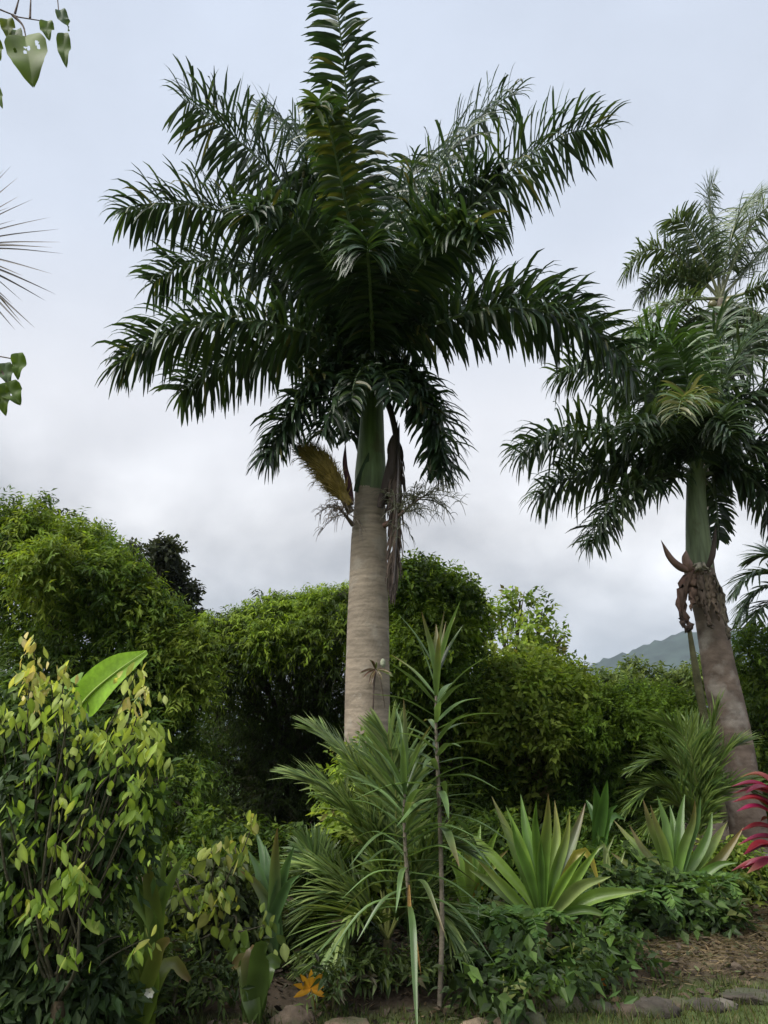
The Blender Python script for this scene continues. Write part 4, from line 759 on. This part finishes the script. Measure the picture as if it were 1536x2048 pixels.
# ------------------------------------------------------------------ overhanging things at the left edge
rng = np.random.default_rng(15)
Yo = 3.0
of = np.array([-2.9, 3.3, gz(-2.9, 3.3)])
ot = thing('overhanging_tree', 'tree leaning in from the left edge with a few holed leaves against the sky', 'tree', of)
tb = MB(); tr = spline([of-UP*.05, of+[.05, 0, 2.2], of+[-.05, -.1, 4.2], of+[0, -.2, 5.4]], 24); tb.tube(tr, np.linspace(.09, .04, 24), (.11, .09, .07), 10); tb.build('trunk', M_bark, ot)
def twig(pts, r0=.012): MB().tube(spline(pts, 12), np.linspace(r0, .0025, 12), (.13, .10, .09), 6).build('twig', M_bark, ot)
twig([tr[20], P(-60, 20, Yo), P(10, 30, Yo), P(85, 42, Yo)]); twig([P(25, 30, Yo), P(45, 50, Yo), P(52, 75, Yo)], .008); twig([tr[22], P(60, -60, Yo), P(110, -20, Yo), P(118, 30, Yo)], .01); twig([P(30, 27, Yo), P(40, -10, Yo)], .006); twig([P(60, 36, Yo), P(62, -10, Yo)], .006)
twig([tr[13], P(-60, 720, Yo), P(5, 712, Yo), P(28, 718, Yo)]); twig([P(-10, 715, Yo), P(5, 745, Yo), P(15, 765, Yo)], .007)
gl = [(.09, .14, .02), (.07, .115, .022), (.12, .16, .03), (.10, .15, .05)]
def big_leaf(pts, w_, c, holes=(), label=None):
    """heart-shaped leaf blade with worm holes: grid of quads with holes left out"""
    n, m = 64, 41; q_ = spline(pts, n); tt = np.linspace(0, 1, n); W_ = w_*np.interp(tt, [0, .08, .25, .45, .7, .88, 1], [.25, .75, 1, .98, .72, .36, .02])
    T = nrm(np.gradient(q_, axis=0)); s_ = nrm(np.cross(T, np.array([.1, -1, .2]))); n_ = np.cross(s_, T); a = np.linspace(-1, 1, m)
    V = q_[:, None] + s_[:, None]*(W_[:, None]*a)[..., None]/2 + n_[:, None]*(.25*W_[:, None]*np.abs(a))[..., None]/2 + n_[:, None]*(.012*np.sin(tt*11)[:, None]*np.abs(a))[..., None]
    f = []
    for i in range(n-1):
        for j in range(m-1):
            if any(((i/n-h[0])/h[2])**2 + ((a[j]-h[1])/(h[2]*2))**2 < 1 for h in holes): continue
            b = i*m+j; f.append((b, b+1, b+m+1, b+m))
    return MB().add(V.reshape(-1, 3), np.array(f), np.array(c)).build('leaf', M_soft, ot, label=label)
big_leaf([P(50, 72, Yo), P(58, 120, Yo-.03), P(66, 172, Yo-.02)], SZ(78, P(60, 100, Yo)), gl[0], holes=[(.25, -.55, .05), (.33, -.62, .04), (.3, -.1, .05), (.38, .1, .04), (.28, .05, .03), (.36, .55, .05)], label='largest leaf, eaten through with small holes')
big_leaf([P(14, 38, Yo), P(16, 56, Yo), P(16, 76, Yo)], SZ(28, P(10, 50, Yo)), gl[2]); big_leaf([P(95, 42, Yo), P(94, 60, Yo), P(98, 78, Yo)], SZ(28, P(90, 60, Yo)), gl[3])
big_leaf([P(120, 20, Yo), P(128, 40, Yo), P(140, 62, Yo+.05)], SZ(22, P(120, 40, Yo)), (.10, .15, .10)); big_leaf([P(128, 66, Yo), P(128, 100, Yo), P(132, 132, Yo)], SZ(27, P(128, 100, Yo)), gl[1])
big_leaf([P(32, 60, Yo+.05), P(30, 80, Yo), P(36, 120, Yo)], SZ(30, P(30, 90, Yo)), gl[1]); big_leaf([P(-10, 80, Yo), P(-4, 100, Yo), P(0, 118, Yo)], SZ(22, P(0, 90, Yo)), gl[0]); big_leaf([P(-12, 170, Yo), P(-4, 190, Yo), P(4, 214, Yo)], SZ(18, P(0, 190, Yo)), gl[3])
big_leaf([P(36, 706, Yo), P(38, 730, Yo), P(34, 758, Yo)], SZ(28, P(36, 720, Yo)), gl[1]); big_leaf([P(10, 726, Yo), P(12, 745, Yo), P(18, 768, Yo)], SZ(32, P(15, 740, Yo)), (.09, .13, .07)); big_leaf([P(16, 764, Yo), P(24, 785, Yo), P(40, 808, Yo)], SZ(42, P(20, 780, Yo)), gl[1], holes=[(.35, .4, .06), (.5, .2, .05)]); big_leaf([P(2, 770, Yo), P(6, 800, Yo), P(10, 830, Yo)], SZ(30, P(5, 800, Yo)), gl[0])
big_leaf([P(-20, 770, Yo), P(-14, 800, Yo), P(-6, 826, Yo)], SZ(34, P(5, 800, Yo)), gl[1])
# spiky head at the left edge
Ys = 3.6; sf = np.array([P(-130, 500, Ys)[0], Ys, 0]); sf[2] = gz(sf[0], Ys)
sp = thing('spiky_yucca', 'spiky plant head with thin dark leaves poking in from the left edge', 'yucca', sf)
hd = P(-120, 498, Ys)
mb = MB(); mb.tube(spline([sf-UP*.05, (sf+hd)/2+[.05, .1, 0], hd], 16), np.linspace(.07, .035, 16), (.12, .10, .08), 10); mb.build('stem', M_bark, sp)
for k, (a, b_) in enumerate([(22, 332), (36, 355), (8, 338), (38, 392), (66, 398), (102, 434), (30, 440), (119, 458), (122, 484), (106, 495), (127, 507), (70, 492), (104, 548), (46, 552), (112, 589), (92, 602), (25, 608), (70, 656), (50, 658), (30, 660)]):
    e = P(a, b_, Ys + rng.uniform(-.25, .25)); strap(sp, [hd, hd*.45+e*.55+UP*.015, e], .018, (.06, .055, .06), rng, prof=(.9, 1, 1, .95, .85, .7, .5, .3, .03), fold=.5)
for k in range(34):
    az = rng.uniform(.6, 5.7); el_ = rng.uniform(-.7, 1.2); ln = .56; e = hd + ln*np.array([math.cos(az)*math.cos(el_), math.sin(az)*math.cos(el_), math.sin(el_)])
    strap(sp, [hd, (hd+e)/2+UP*.02, e-UP*.04], .02, (.06, .06, .055), rng, prof=(.9, 1, 1, .95, .85, .7, .5, .3, .03), fold=.5)

# ------------------------------------------------------------------ epiphyte on the trunk
rng = np.random.default_rng(16)
ee = P(752, 1345, YP); ee[1] = YP - .27
epi = thing('epiphyte', 'small brown and white epiphyte growing on the main trunk', 'epiphyte', ee)
for k in range(16):
    az = rng.uniform(0, 2*np.pi); d = np.array([math.cos(az), -.5, math.sin(az)*.9])
    strap(epi, [ee, ee+d*.08, ee+d*rng.uniform(.11, .2)-UP*.04], .022, [(.10, .05, .03), (.16, .13, .05), (.12, .15, .05)][k % 3], rng)
mb = MB(); q_ = P(766, 1332, YP); q_[1] = YP-.27; zq = np.linspace(-1, 1, 9); mb.tube(np.stack([q_+UP*.05*z for z in zq]), .03*np.sqrt(np.clip(1-zq**2, .02, 1))*(1+.15*np.sin(np.arange(9)*3)), (.26, .28, .20), 9); mb.build('pale_bulb', M_rock, epi)
mb = MB(); mb.tube(spline([ee, ee+[.05, -.06, -.12], ee+[.1, -.02, -.4]], 8), np.linspace(.01, .004, 8), (.1, .08, .06), 5); mb.tube(spline([ee, ee+[-.02, -.04, -.2], ee+[-.03, .0, -.55]], 8), np.linspace(.012, .005, 8), (.08, .06, .05), 5); mb.build('roots', M_bark, epi)

# ------------------------------------------------------------------ ground cover, fallen leaves, stones, grass
rng = np.random.default_rng(17)
lobes = []
for px, py, r_ in [(1010, 1850, 60), (1090, 1900, 60), (1180, 1860, 65), (1260, 1830, 60), (1340, 1850, 55), (1420, 1850, 50), (1000, 1920, 60), (1080, 1945, 50), (1170, 1920, 50), (1260, 1890, 50), (1330, 1885, 40), (1460, 1870, 40), (940, 1900, 60), (920, 1960, 50), (1240, 1800, 50), (1310, 1800, 50), (1040, 1970, 36), (1110, 1965, 34), (1180, 1945, 34), (970, 1985, 34), (1250, 1925, 32), (1010, 1945, 38), (1080, 1935, 38), (1150, 1925, 38), (1220, 1905, 36), (940, 1950, 38), (1140, 1985, 24), (1060, 2000, 24)]:
    p = P(px, py, 7.6 + (1900-py)*.006) if r_ > 38 else G(px, py, .16); lobes.append((*p, SZ(r_, p)))
mb = crown_mesh(lobes, 2300, rng, per=7, twig=.24, L=(.04, .15), wf=.48, droop=.35, up=.35, shell=.8, cols=[(.045, .085, .022), (.075, .13, .028), (.035, .06, .02), (.11, .13, .04)], wts=(3, 2, 3, .6))
solo(mb.build('ground_cover', M_soft, kind='stuff', smooth=False), 'low ferny ground cover under the strap leaved rosettes', 'ground cover')
lobes = []
for px, py, r_, yy in [(560, 1880, 60, 7.2), (620, 1940, 60, 6.9), (690, 1930, 60, 6.8), (760, 1960, 55, 6.8), (840, 1950, 50, 6.7), (240, 1930, 60, 5.9), (330, 1980, 60, 5.8), (420, 2010, 60, 5.8), (180, 2010, 60, 5.4), (560, 1990, 50, 6.4), (380, 1900, 60, 6.4), (60, 2020, 60, 5.2), (500, 1850, 60, 7.6), (660, 1985, 36, 6.3), (820, 1960, 36, 0), (740, 1960, 36, 0), (640, 1950, 38, 0), (880, 1950, 38, 0), (240, 1850, 60, 6.6), (300, 1840, 60, 7.), (180, 1830, 60, 6.6), (870, 1880, 60, 7.6), (800, 1880, 60, 7.8), (520, 2030, 40, 5.9), (300, 2040, 46, 5.5), (420, 2050, 40, 5.6)]:
    p = P(px, py, yy) if r_ > 38 else G(px, py, .16); lobes.append((*p, SZ(r_, p)))
mb = crown_mesh(lobes, 4200, rng, per=8, twig=.2, L=(.05, .10), wf=.3, droop=.4, up=.4, shell=.6, cols=[(.055, .085, .022), (.085, .12, .03), (.06, .055, .03), (.04, .07, .02)], wts=(3, 2, 1, 3))
solo(mb.build('ground_cover', M_soft, kind='stuff', smooth=False), 'dark weedy ground cover along the left front of the bed', 'ground cover')
def fern(label, px, py, Y, s, seed):
    rg = np.random.default_rng(seed); p = P(px, py, Y); p[2] = gz(p[0], Y); t = thing('fern', label, 'fern', p)
    for k in range(9):
        az = k*.7+rg.normal(0, .2); d = np.array([math.cos(az), math.sin(az), 0]); r0 = p+UP*.12
        frond(t, [r0, r0+d*s*.4+UP*s*.55, r0+d*s*.85+UP*s*.5, r0+d*s*1.2+UP*s*.1], rg, n=22, L=.13*s/.5, Wd=.045, droop=.3, elev=(.05,), fwd=(70, 40), cols=([(.06, .12, .03), (.09, .16, .035)], (1, 1)), rib=(.006, .002), petiole=.2, fold=.1, mat=M_soft)
for a in [('fern at the straw bank below the dark rosette', 1330, 1900, 8.0, .42, 71), ('fern right of the yellow hanging strap leaf', 1240, 1930, 7.5, .42, 72), ('fern directly under the large pale rosette', 1060, 1960, 6.9, .4, 73), ('fern rightmost on the straw bank', 1440, 1890, 8.3, .4, 74), ('fern beside the foot of the tall dracaena cane', 960, 1970, 6.8, .38, 75)]: fern(*a)
# white flowers
wf_ = thing('white_flower_plant', 'low plant with small white flowers in the lower left corner', 'flower', foot(90, 5.2))
mb = MB(); b0 = np.array(wf_['_w'])
for a, b_ in ((50, 1952), (62, 1962), (128, 1958), (44, 1945), (300, 1985), (56, 1968), (122, 1950)):
    e = P(a, b_, 5.1); mb.tube(spline([b0, (b0+e)/2+UP*.1, e], 6), .004, (.06, .09, .03), 4)
    fb = MB(); m = 6; az = np.arange(m)*2*np.pi/m + rng.uniform(0, 1); d = np.stack([np.cos(az), np.full(m, -.6), np.sin(az)], 1)
    fb.blades(np.repeat(e[None], m, 0), d, np.cross(d, [0, 1., 0]), .035, .024, .3, (.62, .62, .58), nseg=3, prof=np.array([.3, 1, .9, .2])); fb.build('flower', M_soft, wf_)
mb.build('stem', M_rib, wf_)
# fallen yellow lobed leaf and orange leaf
def lobed(label, px, py, Y, s, col, seed):
    rg = np.random.default_rng(seed); p = P(px, py, Y); mb = MB(); n = 7
    az = np.linspace(-1.9, 1.9, n)+math.pi/2; d = np.stack([np.cos(az), np.full(n, -.25), np.sin(az)], 1)
    mb.blades(np.repeat(p[None], n, 0), d, np.cross(d, [0, 1., 0]), s*rg.uniform(.75, 1.1, n), s*.3, .15, np.array(col)*rg.uniform(.8, 1.1, (n, 1)), nseg=4, prof=np.array([.5, .9, 1, .7, .08]), fold=.15)
    mb.tube(spline([p, p+[.02, 0, -.06], p+[.03, .02, -s*.9]], 6), .005, (.2, .14, .04), 5)
    solo(mb.build('fallen_leaf', M_soft), label, 'leaf')
lobed('yellow orange lobed leaf standing by the stone left of the canes', 622, 1978, 5.75, .13, (.48, .24, .02), 81)
lobed('small orange dead leaf beside the yellow hanging strap leaf', 1192, 1962, 6.35, .07, (.38, .14, .015), 82)
def stone(label, px, py, w_, h_, col, seed, lift=.3):
    rg = np.random.default_rng(seed); p = G(px, py+h_*.4, .04); p[2] = gz(p[0], p[1]); s = SZ(w_, p)/2; hh = SZ(h_, p)/2
    S_ = 40; a = np.linspace(0, 2*np.pi, S_, endpoint=False); rows = []; ph = rg.uniform(0, 6, 8); pl = nrm(rg.normal(size=(9, 3))); cut = rg.uniform(.62, .92, 9)
    for v_ in np.linspace(-1.2, 1.52, 22):
        u = np.stack([math.cos(v_)*np.cos(a), math.cos(v_)*np.sin(a), np.full(S_, math.sin(v_))], 1)
        r_ = np.ones(S_)
        for k in range(9): r_ = np.minimum(r_, cut[k]/np.maximum(u @ pl[k], .2))     # split faces
        r_ = r_*(1+.05*np.sin(9*u[:, 0]+ph[0])*np.sin(8*u[:, 1]+ph[1])+.04*np.sin(15*u[:, 2]+11*u[:, 0]+ph[2])+rg.normal(0, .012, S_))
        rows.append(p + u*r_[:, None]*[s*1.1, s*.8, hh*1.1] + UP*hh*(lift-.25))
    v = np.concatenate(rows); i, j = np.meshgrid(np.arange(21), np.arange(S_), indexing='ij'); j2 = (j+1) % S_
    mb = MB().add(v, np.stack([i*S_+j, i*S_+j2, (i+1)*S_+j2, (i+1)*S_+j], -1).reshape(-1, 4), np.array(col)*rg.uniform(.85, 1.15))
    k = np.arange(S_); mb.add(np.vstack([rows[-1], rows[-1].mean(0)[None]]), np.stack([k, (k+1) % S_, np.full(S_, S_)], 1), col)
    solo(mb.build('stone', M_rock), label, 'stone', 'stones edging the bed')
br1 = (.085, .065, .048); gr1 = (.10, .09, .075); dk1 = (.05, .043, .035)
for a in [('brown rounded stone under the yellow lobed leaf', 590, 2012, 90, 60, br1, 91), ('low reddish stone at the bottom edge below the trunk', 700, 2035, 110, 34, (.14, .095, .07), 92), ('flat brown stone between the two dracaena canes', 800, 2040, 90, 30, br1, 93), ('tan stone right of the tall dracaena cane', 945, 2032, 70, 36, (.17, .13, .09), 94), ('smaller tan stone left of the grey rounded one', 1005, 2030, 56, 36, (.16, .12, .085), 95), ('grey rounded stone at the bottom edge, second right of the tall cane', 1068, 2022, 72, 44, gr1, 96), ('dark stone just left of the yellow strap leaf tip', 1130, 1998, 84, 40, dk1, 97), ('dark rounded stone alone in the middle of the bank edge', 1312, 1992, 92, 44, dk1, 98), ('long dark stone on the bank edge toward the right', 1400, 1985, 90, 30, dk1, 99), ('dark low stone rightmost at the picture edge', 1500, 1975, 110, 30, dk1, 100), ('dark stone between the yellow leaf tip and the lone rounded stone, left one', 1195, 2000, 64, 34, dk1, 103), ('dark stone between the yellow leaf tip and the lone rounded stone, right one', 1250, 1996, 60, 36, br1, 104), ('brownish stone just left of the long dark stone', 1356, 1990, 50, 30, br1, 105), ('grey brown stone between the long dark stone and the rightmost one', 1448, 1982, 56, 30, gr1, 106), ('small brown stone in the lower left corner', 95, 2050, 80, 34, (.16, .08, .06), 101), ('brown clod on the straw bank near the right edge', 1468, 1938, 40, 24, br1, 102)]: stone(*a)
# grass and straw
n = 60000; x = rng.uniform(-4.5, 6.5, n); y = rng.uniform(4.2, 9.6, n); d_ = y - edge_y(x); k = d_ < .06 + .12*np.sin(x*4)*np.sin(x*9+1)
p = np.stack([x, y, hgt(x, y)], 1)[k]; m = len(p); d = np.stack([rng.normal(0, .35, m), rng.normal(0, .35, m), np.ones(m)], 1)
mb = MB(); mb.blades(p, d, rng.normal(size=(m, 3)), rng.uniform(.03, .10, m), .008, .9, pal([(.07, .10, .028), (.10, .11, .04), (.13, .11, .06)], (3, 2, 1), m, rng), nseg=2, prof=np.array([1, .8, .1]))
solo(mb.build('grass', M_soft, kind='stuff'), 'short dull green lawn grass at the lower right', 'grass')
n = 9000; x = rng.uniform(1.9, 6.5, n); d_ = rng.uniform(.05, 2.0, n); y = edge_y(x)+d_; p = np.stack([x, y, hgt(x, y)+rng.uniform(0, .03, n)], 1)
d = np.stack([rng.normal(0, 1, n), rng.normal(0, 1, n), rng.uniform(-.05, .35, n)], 1)
mb = MB(); mb.blades(p, d, rng.normal(size=(n, 3)), rng.uniform(.06, .16, n), .006, .4, pal([(.18, .14, .08), (.12, .092, .055), (.08, .075, .035)], (3, 3, 3), n, rng), nseg=2, prof=np.array([1, .9, .2]))
solo(mb.build('straw', M_soft, kind='stuff'), 'dry tan straw mulch lying on the bank', 'straw')

n = 12000; x = rng.uniform(-3.5, 4.5, n); y = edge_y(x)+rng.uniform(-.25, 2.4, n); p = np.stack([x, y, hgt(x, y)+rng.uniform(.002, .03, n)], 1)
d = np.stack([rng.normal(0, 1, n), rng.normal(0, 1, n), rng.normal(0.1, .25, n)], 1); ll = rng.uniform(.02, .08, n)
mb = MB(); mb.blades(p, d, nrm(rng.normal(0, .5, (n, 3))+[1, 0, 0]), ll, ll*rng.uniform(.15, .5, n), .3, pal([(.075, .055, .035), (.05, .038, .028), (.12, .085, .045), (.05, .06, .025)], (3, 3, 1, 2), n, rng), nseg=3, prof=np.array([.2, 1, .8, .1]))
solo(mb.build('leaf_litter', M_dry, kind='stuff'), 'brown leaf litter scattered over the bed soil', 'leaf litter')

# ------------------------------------------------------------------ damp air
hm = bpy.data.materials.new('haze_air'); hm.use_nodes = True; t = hm.node_tree; t.nodes.clear()
o = N(t, 'ShaderNodeOutputMaterial'); v = N(t, 'ShaderNodeVolumePrincipled'); v.inputs['Color'].default_value = (.66, .78, .95, 1); v.inputs['Density'].default_value = .00017; v.inputs['Anisotropy'].default_value = 0.0
t.links.new(v.outputs[0], o.inputs['Volume'])
bx0, bx1, by0, by1, bz0, bz1 = -3200, 3200, -400, 3100, -3, 420
vv = np.array([(x, y, z) for x in (bx0, bx1) for y in (by0, by1) for z in (bz0, bz1)], float)
hz = bpy.data.meshes.new('haze'); hz.from_pydata(vv.tolist(), [], [(0, 1, 3, 2), (4, 6, 7, 5), (0, 4, 5, 1), (2, 3, 7, 6), (0, 2, 6, 4), (1, 5, 7, 3)]); hz.materials.append(hm)
ho = bpy.data.objects.new('haze', hz); COL.objects.link(ho); ho['kind'] = 'stuff'; ho['label'] = 'pale damp haze over the valley'; ho['category'] = 'haze'
for o in bpy.data.objects:
    if '_w' in o: del o['_w']
